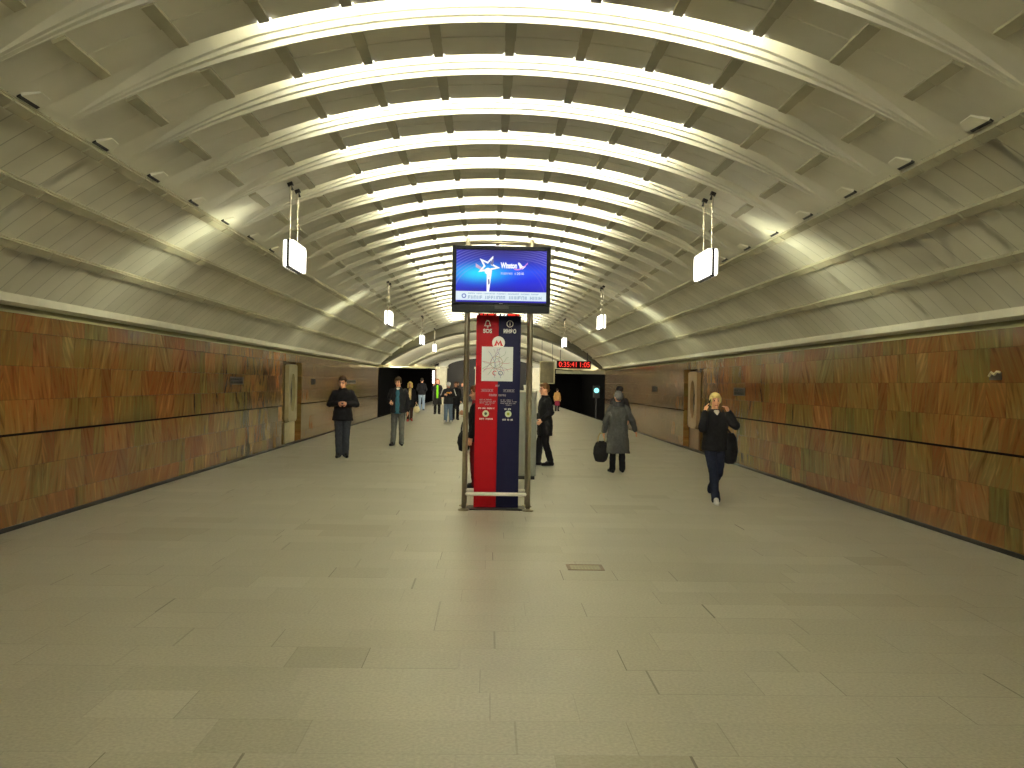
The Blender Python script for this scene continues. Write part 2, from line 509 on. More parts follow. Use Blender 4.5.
# purlins under the slabs (k -5..5), one trim per row
tn = 3
for k in range(-5, 6):
    b = MB()
    th = k * DTH
    for n in bays:
        y0 = Y1 + PITCH * (n - 1)
        M = Matrix.Translation(vp(th, R, 0)) @ Matrix.Rotation(th, 4, 'Y')
        for (w, ya, yb, yc, d) in ((0.046, 0.03, 0.032, 0.395, 0.0), (0.040, 0.405, 0.41, 0.764, -0.006)):
            up = 0.036 * trough(th) + 0.006; sk = 0.03 * (1 - trough(th))
            c = len(b.v)
            for sx_ in (-w, w):
                b.v += [M @ Vector(q) for q in ((sx_, y0 + ya, up), (sx_, y0 + ya, up - 0.004), (sx_, y0 + yb, -d - sk), (sx_, y0 + yc, -d - sk), (sx_, y0 + yc, up))]
            b.face([c + i for i in range(5)]); b.face([c + 5 + i for i in reversed(range(5))])
            for i in range(5): b.face((c + (i + 1) % 5, c + i, c + 5 + i, c + 5 + (i + 1) % 5))
    struct(b.build('trim_%d' % tn, M_BEAM)); tn += 1
# long segmented beams on the lower vault (k 6,7,8)
for s in (-1, 1):
    for k in (6, 7, 8):
        b = MB(); th = s * k * DTH
        M = Matrix.Translation(vp(th, R, 0)) @ Matrix.Rotation(th, 4, 'Y')
        rnd = random.Random(k * 3 + s)
        y = Y_BACK; i = 0
        while y < Y_END:
            L = PITCH / 4 if k == 6 else PITCH / 2
            d = rnd.uniform(0, 0.008)
            b.box(-0.045, 0.045, y + 0.008, min(y + L - 0.008, Y_END), -0.042 - d, 0.02, M)
            b.box(-0.02 * 1, 0.055 * 1, y, min(y + L, Y_END), -0.022, 0.01, M)
            y += L; i += 1
        struct(b.build('trim_%d' % tn, M_BEAM), 'segmented long beam on the lower vault'); tn += 1

# ------------------------------------------------------------------ cove lamps
ORD = ['first', 'second', 'third', 'fourth', 'fifth', 'sixth', 'seventh', 'eighth', 'ninth', 'tenth', 'eleventh', 'twelfth', 'thirteenth',
       'fourteenth', 'fifteenth', 'sixteenth', 'seventeenth', 'eighteenth', 'nineteenth', 'twentieth', 'twenty-first', 'twenty-second',
       'twenty-third', 'twenty-fourth', 'twenty-fifth', 'twenty-sixth', 'twenty-seventh', 'twenty-eighth', 'twenty-ninth', 'thirtieth']
tube_me = []
cap_me = []
for k in range(-3, 3):
    th = (k + 0.5) * DTH
    r = R + 0.098
    b = MB()
    h = DTH / 2 * 0.93
    b.tube([vp(th - h, r, 0.760), vp(th, r, 0.760), vp(th + h, r, 0.760)], 0.014, 6)
    tube_me.append(b.mesh('fluorescent_tube')); tube_me[-1].materials.append(M_TUBE)
for k in range(-3, 4):
    th = k * DTH
    M = Matrix.Translation(vp(th, R, 0)) @ Matrix.Rotation(th, 4, 'Y')
    b = MB(); b.box(-0.052, 0.052, 0.767, 0.832, 0.0, 0.09, M)
    cap_me.append(b.mesh('lamp_end_cap')); cap_me[-1].materials.append(M_SOCK)  # glow put into the caps for tube light showing at the purlins
idx = 0
for n in bays:
    y0 = Y1 + PITCH * (n - 1)
    if y0 < -2.5: continue
    if n >= 0:
        lab = 'arc of white fluorescent tubes in the %s lit ceiling cove from the front' % ORD[n] if n < 30 else ''
        g = 'lit ceiling coves ahead'
    else:
        lab, g = 'arc of fluorescent tubes in a ceiling cove overhead, outside the view', 'ceiling coves overhead'
    t = thing('cove_light', lab, 'ceiling light', (0, y0, 0), 0, g)
    for me in tube_me:
        c = bpy.data.objects.new('fluorescent_tube', me); COL.objects.link(c); c.parent = t
    for me in cap_me:
        c = bpy.data.objects.new('lamp_end_cap', me); COL.objects.link(c); c.parent = t

# flaps beside the first long beam
for s in (-1, 1):
    for i in range(7):
        th = s * (6 * DTH - 0.012)
        y = 6.62 + PITCH * i
        M = Matrix.Translation(vp(th, R, y)) @ Matrix.Rotation(th, 4, 'Y')
        t = thing('ceiling_flap', 'dark slot with pale flap beside the %s upper beam, %s from the front' % ('left' if s < 0 else 'right', ORD[i]), 'vent flap', vp(th, R, y), 0, 'flaps along the upper vault beams')
        t.rotation_euler = (0, th, 0)
        b = MB(); b.box(-0.02, 0.02, -0.15, 0.13, -0.012, 0.0); b.build('slot', M_DARK, t)
        b = MB()
        xs = -s * 0.02
        b.v += [Vector((xs, -0.17, -0.004)), Vector((xs - s * 0.10, -0.06, -0.006)), Vector((xs - s * 0.09, 0.10, -0.006)), Vector((xs, 0.15, -0.004)),
                Vector((xs, -0.17, -0.03)), Vector((xs - s * 0.10, -0.06, -0.018)), Vector((xs - s * 0.09, 0.10, -0.018)), Vector((xs, 0.15, -0.03))]
        for q in ((0, 1, 2, 3), (7, 6, 5, 4), (0, 4, 5, 1), (1, 5, 6, 2), (2, 6, 7, 3), (3, 7, 4, 0)): b.face(q)
        b.build('flap', M_CORNICE, t)

# ------------------------------------------------------------------ far part: open platforms, white ribbed vault, end wall
def far_z(y, x):
    """white vault height beyond the wall end"""
    zs = 2.36 + (3.04 - 2.36) * (y - Y_END) / 35.0
    za = CAM_H + 2.70
    return zs + (za - zs) * (1 - (x / 5.25) ** 2)
def far_ring_z(y, x):
    zs = 2.30 + (3.0 - 2.30) * (y - Y_END) / 35.0
    za = CAM_H + 2.46
    return zs + (za - zs) * (1 - (x / 5.25) ** 2)
NX = 40
xs = [-5.25 + 10.5 * i / NX for i in range(NX + 1)]
b = MB()
for y in (Y_END, 50, 60, 70, Y_FAR):
    for x in xs: b.v.append(Vector((x, y, far_z(y, x))))
for j in range(4):
    for i in range(NX):
        a = j * (NX + 1) + i
        b.face((a, a + 1, a + NX + 2, a + NX + 1))
struct(b.build('ceiling_far', M_FARV), 'smooth white vault above the far platform')
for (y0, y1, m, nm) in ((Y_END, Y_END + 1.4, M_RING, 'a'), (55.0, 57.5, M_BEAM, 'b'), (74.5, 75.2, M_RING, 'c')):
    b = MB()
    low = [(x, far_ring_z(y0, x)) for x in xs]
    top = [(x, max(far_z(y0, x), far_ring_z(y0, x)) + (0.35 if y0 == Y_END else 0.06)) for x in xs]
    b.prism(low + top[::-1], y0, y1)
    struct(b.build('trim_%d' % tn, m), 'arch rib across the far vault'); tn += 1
# lintels carrying the far vault
for s in (-1, 1):
    b = MB()
    n = 8
    xa, xb = sorted((s * 4.95, s * 5.65))
    for i in range(n):
        y0 = Y_END + (Y_FAR - Y_END) * i / n; y1 = Y_END + (Y_FAR - Y_END) * (i + 1) / n
        z0 = 2.30 + 0.7 * (y0 - Y_END) / 35.0; z1 = 2.30 + 0.7 * (y1 - Y_END) / 35.0
        c = len(b.v)
        for (y, z) in ((y0, z0), (y1, z1)):
            b.v += [Vector((xa, y, z)), Vector((xb, y, z)), Vector((xb, y, z + 0.10)), Vector((xa, y, z + 0.10))]
        for q in ((0, 1, 2, 3), (7, 6, 5, 4), (0, 4, 5, 1), (1, 5, 6, 2), (2, 6, 7, 3), (3, 7, 4, 0)): b.face([c + k for k in q])
    struct(b.build('trim_%d' % tn, M_STONE), 'stone lintel along the far platform'); tn += 1
for i, (ya, hw) in enumerate(((Y_END + 1.55, 4.5), (57.7, 4.5))):  # unseen tubes added to light the far vault
    t = thing('cove_light', 'arc of unseen tubes added behind the %s rib of the far vault' % ORD[i], 'ceiling light', (0, ya, 0), 0, 'unseen tubes added behind the far ribs')
    b = MB()
    lx = [-hw - .2 + (2 * hw + .4) * q / 20 for q in range(21)]
    b.prism([(x, far_ring_z(ya, x)) for x in lx] + [(x, far_ring_z(ya, x) + 0.03) for x in reversed(lx)], -0.16, 0.16)
    b.build('light_shield', M_RING, t)  # added below the tubes to keep their light off the floor
    for k in range(6):
        xa, xb = -hw + k * hw / 3 + 0.04, -hw + (k + 1) * hw / 3 - 0.04
        b = MB()
        b.tube([(xa, 0, far_ring_z(ya, xa) + 0.12), (xb, 0, far_ring_z(ya, xb) + 0.12)], 0.02, 6)
        b.build('fluorescent_tube', M_FARTUBE, t)
# black tunnels and track beds on both sides
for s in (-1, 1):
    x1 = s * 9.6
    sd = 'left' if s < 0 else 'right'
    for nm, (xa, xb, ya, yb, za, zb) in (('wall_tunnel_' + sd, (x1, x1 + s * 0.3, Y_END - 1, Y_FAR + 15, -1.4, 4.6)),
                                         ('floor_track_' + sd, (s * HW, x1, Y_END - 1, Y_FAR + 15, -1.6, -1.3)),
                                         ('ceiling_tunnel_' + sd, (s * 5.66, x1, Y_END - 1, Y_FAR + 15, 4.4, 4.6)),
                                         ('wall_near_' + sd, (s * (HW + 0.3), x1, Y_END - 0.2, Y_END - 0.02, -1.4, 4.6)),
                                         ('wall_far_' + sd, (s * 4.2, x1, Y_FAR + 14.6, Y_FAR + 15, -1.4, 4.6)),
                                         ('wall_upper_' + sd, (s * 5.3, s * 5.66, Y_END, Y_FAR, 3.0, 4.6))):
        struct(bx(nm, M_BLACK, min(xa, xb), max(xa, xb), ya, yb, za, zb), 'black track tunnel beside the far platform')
# end wall: white tympanum with a dark arched stair opening
b = MB()
b.cur = 0; b.box(-4.6, 4.6, Y_FAR, Y_FAR + 0.3, 3.05, 4.6)
struct(b.build('wall_end', M_FARV), 'white end wall of the far platform')
b = MB(); b.box(-4.9, -3.85, Y_FAR, Y_FAR + 0.3, 0, 3.05); struct(b.build('wall_end_left', M_DSTONE))
b = MB(); b.box(3.85, 4.9, Y_FAR, Y_FAR + 0.3, 0, 3.05); struct(b.build('wall_end_right', M_DSTONE))
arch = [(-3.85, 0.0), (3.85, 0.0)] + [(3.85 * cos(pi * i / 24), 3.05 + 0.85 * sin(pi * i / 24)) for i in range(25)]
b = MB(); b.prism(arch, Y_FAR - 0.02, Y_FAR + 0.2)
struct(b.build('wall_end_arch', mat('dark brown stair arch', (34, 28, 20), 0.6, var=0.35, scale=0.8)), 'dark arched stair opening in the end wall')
M_PILLAR = mat('grey beige pillar', (128, 122, 98), 0.5, var=0.15, scale=3)
for n, (pa, pb) in enumerate(((436.5, 446.5), (532.0, 541.0), (475.0, 478.0))):
    p, q = on_plane(pa, 383, 66.0), on_plane(pb, 383, 66.0)
    b = MB()
    w = q.x - p.x
    b.box(p.x, q.x, 66.0, 66.9, 0, 2.80)
    b.box(p.x - 0.06, q.x + 0.06, 65.95, 66.95, 0, 0.25)
    b.box(p.x + w * 0.82, p.x + w * 0.87, 65.97, 66.2, 0.25, 2.8)
    b.box(p.x - 0.08, q.x + 0.08, 65.9, 67.0, 2.72, 2.86)
    tag(b.build('stone_pillar', M_PILLAR, bevel=0.01), ['pale stone pillar beside the left tunnel, behind lime green top', 'beige stone pillar right of the info column, by the hanging board', 'thin pale pillar just left of the red info panel'][n], 'pillar', 'pillars of the far platform')
# platform lantern visible left
p = on_plane(433.5, 377, 64.0)
t = thing('platform_lamp', 'slim white upright lamp at the left tunnel mouth', 'lamp', (p.x, 64, 0))
bx('post', M_DARK, -0.03, 0.03, -0.03, 0.03, 0, 1.9, t)
bx('diffuser', M_BOXGLOW, -0.07, 0.07, -0.05, 0.05, 1.6, 2.5, t, bevel=0.02)

# signal light in the right tunnel
p = on_plane(596.5, 390.5, 58.0)
t = thing('signal_light', 'teal glowing signal in the dark right tunnel', 'signal light', (p.x, 58.0, -1.3))
zz = p.z + 1.3
bx('post', M_DARK, -0.05, 0.05, 0.06, 0.16, 0, zz + 0.3, t)
bx('housing', M_DARK, -0.22, 0.22, 0.0, 0.2, zz - 0.5, zz + 0.32, t, bevel=0.03)
b = MB(); b.disc(0, zz, 0.16, -0.03, 0.02)
b.build('lens', emit_mat('teal signal', (0.25, 1.0, 0.92, 1), 1.0, 0.05), t)
b = MB(); b.ring_flat(0, zz, 0.17, 0.25, -0.06, 0.0); b.build('visor', M_DARK, t)

# ------------------------------------------------------------------ hanging light boxes
def light_box(side, y, label):
    s = -1 if side == 'left' else 1
    x = s * 2.60
    th = s * math.asin(2.6 / R)
    zc = ZC + sqrt(R * R - x * x)
    z0, z1, L = 3.035, 3.365, 0.80
    t = thing('light_box', label, 'light box', (x, y, 0), 0, 'light boxes hanging from the vault')
    f = MB()
    f.box(-0.014, 0.014, 0, L, z0 + 0.0, z1)
    f.box(-0.03, 0.03, 0.03, L - 0.03, z0 - 0.012, z0 + 0.012)
    f.build('frame', M_DARK, t)
    for a in (-1, 1):
        b = MB()
        n = 6; r = 0.05
        poly = []
        for (cy, cz, a0) in ((L - r, z1 - r, 0), (r, z1 - r, pi / 2), (r, z0 + r, pi), (L - r, z0 + r, 1.5 * pi)):
            for i in range(n + 1):
                g = a0 + pi / 2 * i / n
                poly.append((cy + r * cos(g), cz + r * sin(g)))
        xa, xb = a * 0.016, a * 0.062
        b.loft([[(xa, p, q) for p, q in poly], [(xb * 0.9, p, q) for p, q in poly], [(xb, L / 2 + (p - L / 2) * 0.96, (z0 + z1) / 2 + (q - (z0 + z1) / 2) * 0.93) for p, q in poly]])
        b.build('diffuser', M_BOXGLOW, t)
    for yy in (0.10, 0.52):
        b = MB(); b.tube([(0, yy, z1 - 0.02), (0, yy, zc - 0.02)], 0.009, 8)
        b.tube([(0, yy, zc - 0.20), (0, yy, zc - 0.03)], 0.017, 8)
        rod = b.build('rod', M_STEEL, t)
        b = MB()
        Mx = Matrix.Translation((0, yy, zc - 0.03)) @ Matrix.Rotation(th, 4, 'Y')
        b.box(-0.032, 0.032, -0.026, 0.026, -0.005, 0.04, Mx)
        b.box(-0.014, 0.014, -0.014, 0.014, -0.06, -0.005, Mx)
        b.build('bracket', M_DARK, rod)
    # area lamp added outside the outer face for the streak on the vault
    ld = bpy.data.lights.new('box_spill', 'AREA'); ld.shape = 'RECTANGLE'; ld.size = 0.6; ld.size_y = 0.3
    ld.energy = 3.2; ld.color = (0.97, 1.0, 0.74); ld.spread = radians(84)
    lo = bpy.data.objects.new('box_spill', ld); COL.objects.link(lo); lo.parent = t
    lo.location = (s * 0.075, L / 2, (z0 + z1) / 2)
    lo.rotation_euler = Vector((s * 1.0, 0, 0.12)).to_track_quat('-Z', 'X').to_euler()
rows = [('nearest', 11.0), ('second', 21.65), ('third', 32.6), ('fourth', 40.1)]
for side in ('left', 'right'):
    for nm, y in rows:
        if nm == 'fourth' and side == 'right': continue
        light_box(side, y, '%s white light box on rods along the %s side of the vault' % (nm, side))

# ------------------------------------------------------------------ ornament panels in the wall recesses
def ornament(side):
    s = -1 if side == 'left' else 1
    t = thing('ornament_panel', 'stone ornament panel with a round hollow in the %s wall recess' % side, 'wall panel', (s * (HW + 0.16), 23.5, 0), (pi / 2 if s < 0 else -pi / 2))
    # local: faces -y after rotation towards the hall centre
    w, z0, z1, r, zc = 0.50, 0.58, 2.06, 0.50, 1.33
    b = MB(); n = 40
    y0, y1 = -0.12, -0.02
    # plate with circular hole
    ring = [(0.58 * r * cos(2 * pi * i / n + pi / 4), zc + r * sin(2 * pi * i / n + pi / 4)) for i in range(n)]
    def sq(a):
        c, d = cos(a), sin(a)
        sx = w / abs(c) if abs(c) > 1e-6 else 1e9
        sz = ((z1 - zc) if d > 0 else (zc - z0)) / abs(d) if abs(d) > 1e-6 else 1e9
        k = min(sx, sz); return (k * c, zc + k * d)
    outer = [sq(2 * pi * i / n + pi / 4) for i in range(n)]
    for i in range(n):
        j = (i + 1) % n
        b.prism([ring[i], outer[i], outer[j], ring[j]], y0, y1)
    b.build('frame_plate', M_DSTONE_L if side == 'left' else M_DSTONE_R, t)
    b = MB()
    b.loft([[(0.58 * rr * cos(2 * pi * i / n), yy, zc + rr * sin(2 * pi * i / n)) for i in range(n)] for rr, yy in ((0.495, -0.03), (0.40, 0.0), (0.0001, 0.004))])
    b.build('hollow', M_DARK, t)  # shade inside the hollow put into a dark colour
    b = MB()
    b.ring_flat(0, zc, 0.16, 0.20, -0.05, -0.01); b.box(-0.02, 0.02, -0.05, -0.01, zc - 0.38, zc + 0.38)
    b.build('relief', M_BRONZE, t)
    b = MB(); b.box(-w - 0.04, w + 0.04, -0.06, -0.02, 0.03, 0.56); b.build('plinth', M_STONE if side == 'left' else M_DSTONE, t)
M_DSTONE_L = mat('dull beige stone', (150, 138, 100), 0.35, var=0.12, scale=6)
M_DSTONE_R = mat('tan stone', (140, 112, 78), 0.35, var=0.12, scale=6)
ornament('left'); ornament('right')

# bronze letter plaques on the walls
def plaque(side, y, z, w, h, label, seed, m=None):
    s = -1 if side == 'left' else 1
    t = thing('wall_plaque', label, 'plaque', (s * HW, y, z), (pi / 2 if s < 0 else -pi / 2))
    b = MB(); b.box(-w / 2, w / 2, -0.012, 0.0, -h / 2, h / 2); b.build('plate', m or M_BRONZE, t, bevel=0.003)
    b = MB(); rnd = random.Random(seed)
    greek(b, -w / 2 + 0.05, w / 2 - 0.1, h * 0.2, h * 0.3, -0.02, -0.012, rnd)
    greek(b, -w / 2 + 0.05, w / 2 - 0.1, -h * 0.22, h * 0.3, -0.02, -0.012, rnd)
    b.build('lettering', M_DARK, t)
plaque('left', 18.1, 1.62, 0.95, 0.15, 'dark bronze plaque on the left wall before the recess', 1)
plaque('left', 25.9, 1.62, 0.62, 0.16, 'small dark plaque on the left wall beside the man in black jacket', 2)
plaque('right', 18.9, 1.57, 0.85, 0.17, 'dark bronze plaque on the right wall behind the blonde woman', 3)
plaque('right', 28.6, 1.57, 0.9, 0.17, 'dark plaque on the right wall beyond the recess', 4)
plaque('left', 33.0, 1.62, 2.2, 0.14, 'long pale grey plate far along the left wall', 5, mat('pale grey plate', (120, 118, 112), 0.4))  # pale grey plate with small dark strokes on the wall
t = thing('wall_emblem', 'small pale metal squiggle on the right wall near the picture edge', 'emblem', (HW, 9.28, 1.83), -pi / 2)
b = MB(); b.tube([(-0.10, -0.02, -0.01), (-0.05, -0.025, 0.03), (0.0, -0.02, 0.005), (0.05, -0.025, 0.035), (0.10, -0.02, 0.03)], 0.012, 8); b.build('metal_curl', M_STONE, t)
b = MB(); b.box(-0.11, 0.11, -0.012, 0, -0.05, 0.03); b.build('back_plate', M_BRONZE, t)

# ------------------------------------------------------------------ floor drain
p = on_floor(585, 567.5)
t = thing('floor_drain', 'small metal drain grate set in the paving, right of the info column', 'drain', (p.x, p.y, 0))
b = MB()
for (x0, x1, y0, y1) in ((-0.165, 0.165, -0.125, -0.105), (-0.165, 0.165, 0.105, 0.125), (-0.165, -0.135, -0.105, 0.105), (0.135, 0.165, -0.105, 0.105)): b.box(x0, x1, y0, y1, 0, 0.004)
b.build('frame', M_DSTONE, t)
b = MB(); b.box(-0.135, 0.135, -0.105, 0.105, 0, 0.0015)
b.build('plate', mat('drain plate', (150, 142, 116), 0.4, metal=0.4), t)
b = MB()
for i in range(9): b.box(-0.12 + i * 0.03 - 0.005, -0.12 + i * 0.03 + 0.005, -0.09, 0.09, 0.0015, 0.003)
b.build('bars', M_BEAM, t)

# ------------------------------------------------------------------ LED clock and brown board at the far right
p, q = on_plane(557, 365, 40.6), on_plane(591, 365, 40.6)
cx, w = (p.x + q.x) / 2, q.x - p.x
zt, zb = on_plane(574, 361.0, 40.6).z, on_plane(574, 368.6, 40.6).z
t = thing('led_clock', 'long black clock with red glowing digits above the right tunnel', 'clock', (cx, 40.6, (zt + zb) / 2))
h = zt - zb
bx('casing', M_PLASTIC, -w / 2, w / 2, 0.0, 0.2, -h / 2, h / 2, t, bevel=0.01)
M_LED = emit_mat('red LED', (1.0, 0.03, 0.015, 1), 0.850, 0.03)
text_part('digits', '0:35:41', h * 0.98, (-w * 0.17, -0.004, 0), M_LED, t, width=w * 0.52)
text_part('digits', '1:05', h * 0.98, (w * 0.31, -0.004, 0), M_LED, t, width=w * 0.28)
for xx in (-w * 0.4, w * 0.4):
    b = MB(); b.tube([(xx, 0.1, h / 2 - 0.02), (xx, 0.1, h / 2 + 0.5)], 0.02, 8); b.build('hanger', M_DARK, t)
p, q = on_plane(556, 369.5, 40.9), on_plane(603, 371.5, 40.9)
b = MB(); b.box(p.x, HW + 0.2, 40.88, 41.0, 2.16, 2.32)
struct(b.build('trim_%d' % tn, M_BEAM), 'pale beam over the right tunnel mouth'); tn += 1
b = MB(); b.box(-HW - 0.2, -2.55, 44.0, 44.15, 2.34, 2.42)
struct(b.build('trim_%d' % tn, M_BEAM), 'pale beam over the left tunnel mouth'); tn += 1
p, q = on_plane(540.5, 362, 41.5), on_plane(553.5, 383, 41.5)
t = thing('hanging_board', 'brown hanging board beside the red digit clock', 'sign board', ((p.x + q.x) / 2, 41.5, 0))
w = q.x - p.x
M_BOARD = mat('brown board', (92, 82, 52), 0.5, var=0.35, scale=2.5)
bx('board', M_BOARD, -w / 2, w / 2, 0, 0.08, q.z, p.z, t)
b = MB()
for (x0, x1, z0, z1) in ((-w / 2, w / 2, p.z, p.z + 0.04), (-w / 2, w / 2, q.z - 0.04, q.z), (-w / 2 - 0.03, -w / 2, q.z - 0.04, p.z + 0.04), (w / 2, w / 2 + 0.05, q.z - 0.04, p.z + 0.04)): b.box(x0, x1, -0.01, 0.09, z0, z1)
b.build('frame', M_STONE, t)
for xx in (-w * 0.4, w * 0.4):
    b = MB(); b.tube([(xx, 0.04, p.z), (xx, 0.04, p.z + 1.15)], 0.012, 6); b.build('hanger', M_DARK, t)

# ------------------------------------------------------------------ display stand of four steel posts
YS = 11.70
pl, pr = on_plane(463.6, 509, YS), on_plane(527.6, 511, YS)
sx, sw = (pl.x + pr.x) / 2, (pr.x - pl.x) / 2
STAND_TOP = 3.53
DY = 0.42
t = thing('display_stand', 'frame of four steel posts holding the screen over the info column', 'stand', (sx, YS, 0))
for (a, yy) in ((-1, 0), (1, 0), (-1, DY), (1, DY)):
    b = MB(); b.tube([(a * sw, yy, 0.0), (a * sw, yy, STAND_TOP - 0.01), (a * sw, yy, STAND_TOP)], [0.030, 0.030, 0.024], 16)
    post = b.build('post', M_STEEL, t, smooth=True)
    b = MB(); b.tube([(a * sw, yy, 0.0), (a * sw, yy, 0.012), (a * sw, yy, 0.03)], [0.075, 0.075, 0.036], 20)
    for g in range(4): b.tube([(a * sw + 0.056 * cos(g * pi / 2 + .6), yy + 0.056 * sin(g * pi / 2 + .6), 0.01), (a * sw + 0.056 * cos(g * pi / 2 + .6), yy + 0.056 * sin(g * pi / 2 + .6), 0.022)], 0.008, 6)
    b.build('base_flange', M_STEEL, post)
for yy in (0, DY):
    b = MB(); b.tube([(-sw, yy, 0.215), (sw, yy, 0.215)], 0.024, 14); b.build('crossbar', M_STEEL_W, t, smooth=True)
    b = MB(); b.tube([(-sw, yy, STAND_TOP - 0.05), (sw, yy, STAND_TOP - 0.05)], 0.018, 12); b.build('top_rail', M_STEEL, t, smooth=True)
for a in (-1, 1):
    b = MB(); b.tube([(a * sw, 0, 0.25), (a * sw, DY, 0.25)], 0.02, 12); b.tube([(a * sw, 0, 2.5), (a * sw, DY, 2.5)], 0.02, 12); b.build('side_rail', M_STEEL, t, smooth=True)
b = MB(); b.box(-sw + 0.03, sw - 0.03, 0.02, DY - 0.02, 0, 0.015); b.build('base_plate', M_DARK, t)

# ------------------------------------------------------------------ information column
YP = 11.90
pl, pr = on_plane(472.2, 507, YP), on_plane(516.8, 507, YP)
pw = pr.x - pl.x; pcx = (pl.x + pr.x) / 2 + 0.015
PT = on_plane(498, 315.8, YP).z
M_RED = mat('red enamel', (154, 2, 14), 0.5, var=0.05, scale=2, spec=0.15)
M_NAVY = mat('navy enamel', (15, 15, 48), 0.5, var=0.08, scale=2, spec=0.15)
M_WHITE = mat('white print', (226, 222, 208), 0.5, var=0.03)
M_DIM = mat('grey print', (150, 142, 140), 0.5, var=0.05)
M_REDINK = mat('red print', (196, 20, 24), 0.5, var=0.03)
M_PAPER = mat('map paper', (198, 200, 192), 0.45, var=0.04, scale=6)
t = thing('info_column', 'tall red and navy information column with a metro map', 'information column', (pcx, YP, 0.015))
t2 = t
Hc = PT - 0.015
bx('red_panel', M_RED, -pw / 2, 0, 0, 0.12, 0, Hc, t, bevel=0.004)
bx('navy_panel', M_NAVY, 0, pw / 2, 0, 0.12, 0, Hc, t, bevel=0.004)
f0, f1 = -0.006, 0.001
def U(u): return (u - 0.5) * pw
# bell
b = MB(); x, z = U(0.25), Hc - 0.105
bell = [(-0.045, -0.035), (0.045, -0.035), (0.034, -0.012), (0.026, 0.025), (0.012, 0.044), (-0.012, 0.044), (-0.026, 0.025), (-0.034, -0.012)]
n = len(bell)
for i in range(n):
    j = (i + 1) % n
    b.prism([(x + bell[i][0] * 0.74, z + bell[i][1] * 0.74), (x + bell[i][0], z + bell[i][1]), (x + bell[j][0], z + bell[j][1]), (x + bell[j][0] * 0.74, z + bell[j][1] * 0.74)], f0, f1)
b.disc(x, z - 0.043, 0.011, f0, f1, 12)
b.build('bell_icon', M_WHITE, t)
text_part('sos_lettering', 'SOS', 0.072, (U(0.25), -0.002, Hc - 0.205), M_WHITE, t, width=0.115, bold=0.0028)
b = MB(); x, z = U(0.75), Hc - 0.105
b.ring_flat(x, z, 0.036, 0.046, f0, f1); b.box(x - 0.005, x + 0.005, f0, f1, z - 0.022, z + 0.008); b.box(x - 0.005, x + 0.005, f0, f1, z + 0.014, z + 0.023)
b.build('info_icon', M_WHITE, t)
text_part('info_lettering', 'ИНФО', 0.072, (U(0.75), -0.002, Hc - 0.205), M_WHITE, t, width=0.165, bold=0.0028)
b = MB(); b.disc(0, Hc - 0.355, 0.084, f0, f1, 36); e = b.build('metro_emblem', M_WHITE, t)
# red M drawn as a polygon
b = MB(); zc = Hc - 0.362
mm = [(-0.062, -0.036), (-0.024, -0.036), (-0.026, -0.026), (-0.020, 0.006), (-0.0, -0.036), (0.020, 0.006), (0.026, -0.026), (0.024, -0.036), (0.062, -0.036), (0.062, -0.026), (0.054, -0.026), (0.026, 0.042), (0.0, -0.004), (-0.026, 0.042), (-0.054, -0.026), (-0.062, -0.026)]
b.prism([(a, zc + c) for a, c in mm], -0.010, -0.005)
b.build('letter_m', M_REDINK, e)
# map board with coloured lines
x0, x1, z0, z1 = U(0.13), U(0.83), Hc - 0.865, Hc - 0.41
b = MB(); b.box(x0, x1, -0.010, 0.001, z0, z1); mp = b.build('map_board', M_PAPER, t)
mcx, mcz = (x0 + x1) / 2, (z0 + z1) / 2
rnd = random.Random(11)
inks = [('blue map line', (108, 122, 150)), ('red map line', (176, 110, 104)), ('green map line', (130, 150, 122)), ('grey map line', (150, 150, 146)), ('violet map line', (146, 120, 150)), ('brown map line', (160, 140, 110))]
for i, (nm, c) in enumerate(inks):
    b = MB(); mk = mat(nm, c, 0.5, var=0.02)
    if i == 5: b.ring_flat(mcx - 0.01, mcz + 0.02, 0.075, 0.082, -0.012, -0.009, 36)
    else:
        for g in range(2):
            a = rnd.uniform(0, pi); off = rnd.uniform(-.075, .075)
            pts = []
            for q in range(8):
                d = -0.19 + 0.38 * q / 7
                pts.append(Vector((mcx - 0.01 + d * cos(a) - off * sin(a) + rnd.uniform(-.02, .02), -0.0105, mcz + 0.01 + d * sin(a) * 1.02 + off * cos(a) + rnd.uniform(-.02, .02))))
            pts = [Vector((min(max(p.x, x0 + .01), x1 - .01), p.y, min(max(p.z, z0 + .02), z1 - .02))) for p in pts]
            b.tube(pts, 0.0032, 6)
    b.build('map_line', mk, mp)
b = MB(); b.ring_flat(mcx - 0.03, mcz - 0.12, 0.022, 0.032, -0.012, -0.009, 16, 0.8, 5.2); b.build('map_emblem', M_REDINK, mp)
b = MB(); b.ring_flat(mcx + 0.045, mcz - 0.12, 0.022, 0.030, -0.012, -0.009, 16); b.build('map_emblem', mat('navy print', (60, 70, 110), 0.5), mp)
# small lettering
rnd = random.Random(5)
def line(name, u0, u1, d, h, m):
    b = MB(); greek(b, U(u0), U(u1), Hc - d, h, -0.004, 0.001, rnd)
    return b.build(name, m, t)
line('small_lettering', 0.45, 0.55, 0.925, 0.026, M_DIM)
for u0, u1 in ((0.13, 0.40), (0.62, 0.88)):
    b = MB(); b.box(U(u0), U(u1), -0.004, 0.001, Hc - 1.005, Hc - 0.972)
    lb = b.build('label_strip', M_RED if u0 < .5 else M_NAVY, t)
    b = MB(); b.box(U(u0), U(u1), -0.005, -0.003, Hc - 0.976, Hc - 0.972); b.box(U(u0), U(u1), -0.005, -0.003, Hc - 1.005, Hc - 1.001); greek(b, U(u0) + .008, U(u1) - .01, Hc - .989, .016, -.0055, -.003, rnd)
    b.build('strip_lettering', M_DIM, lb)
line('small_lettering', 0.31, 0.68, 1.050, 0.028, M_DIM)
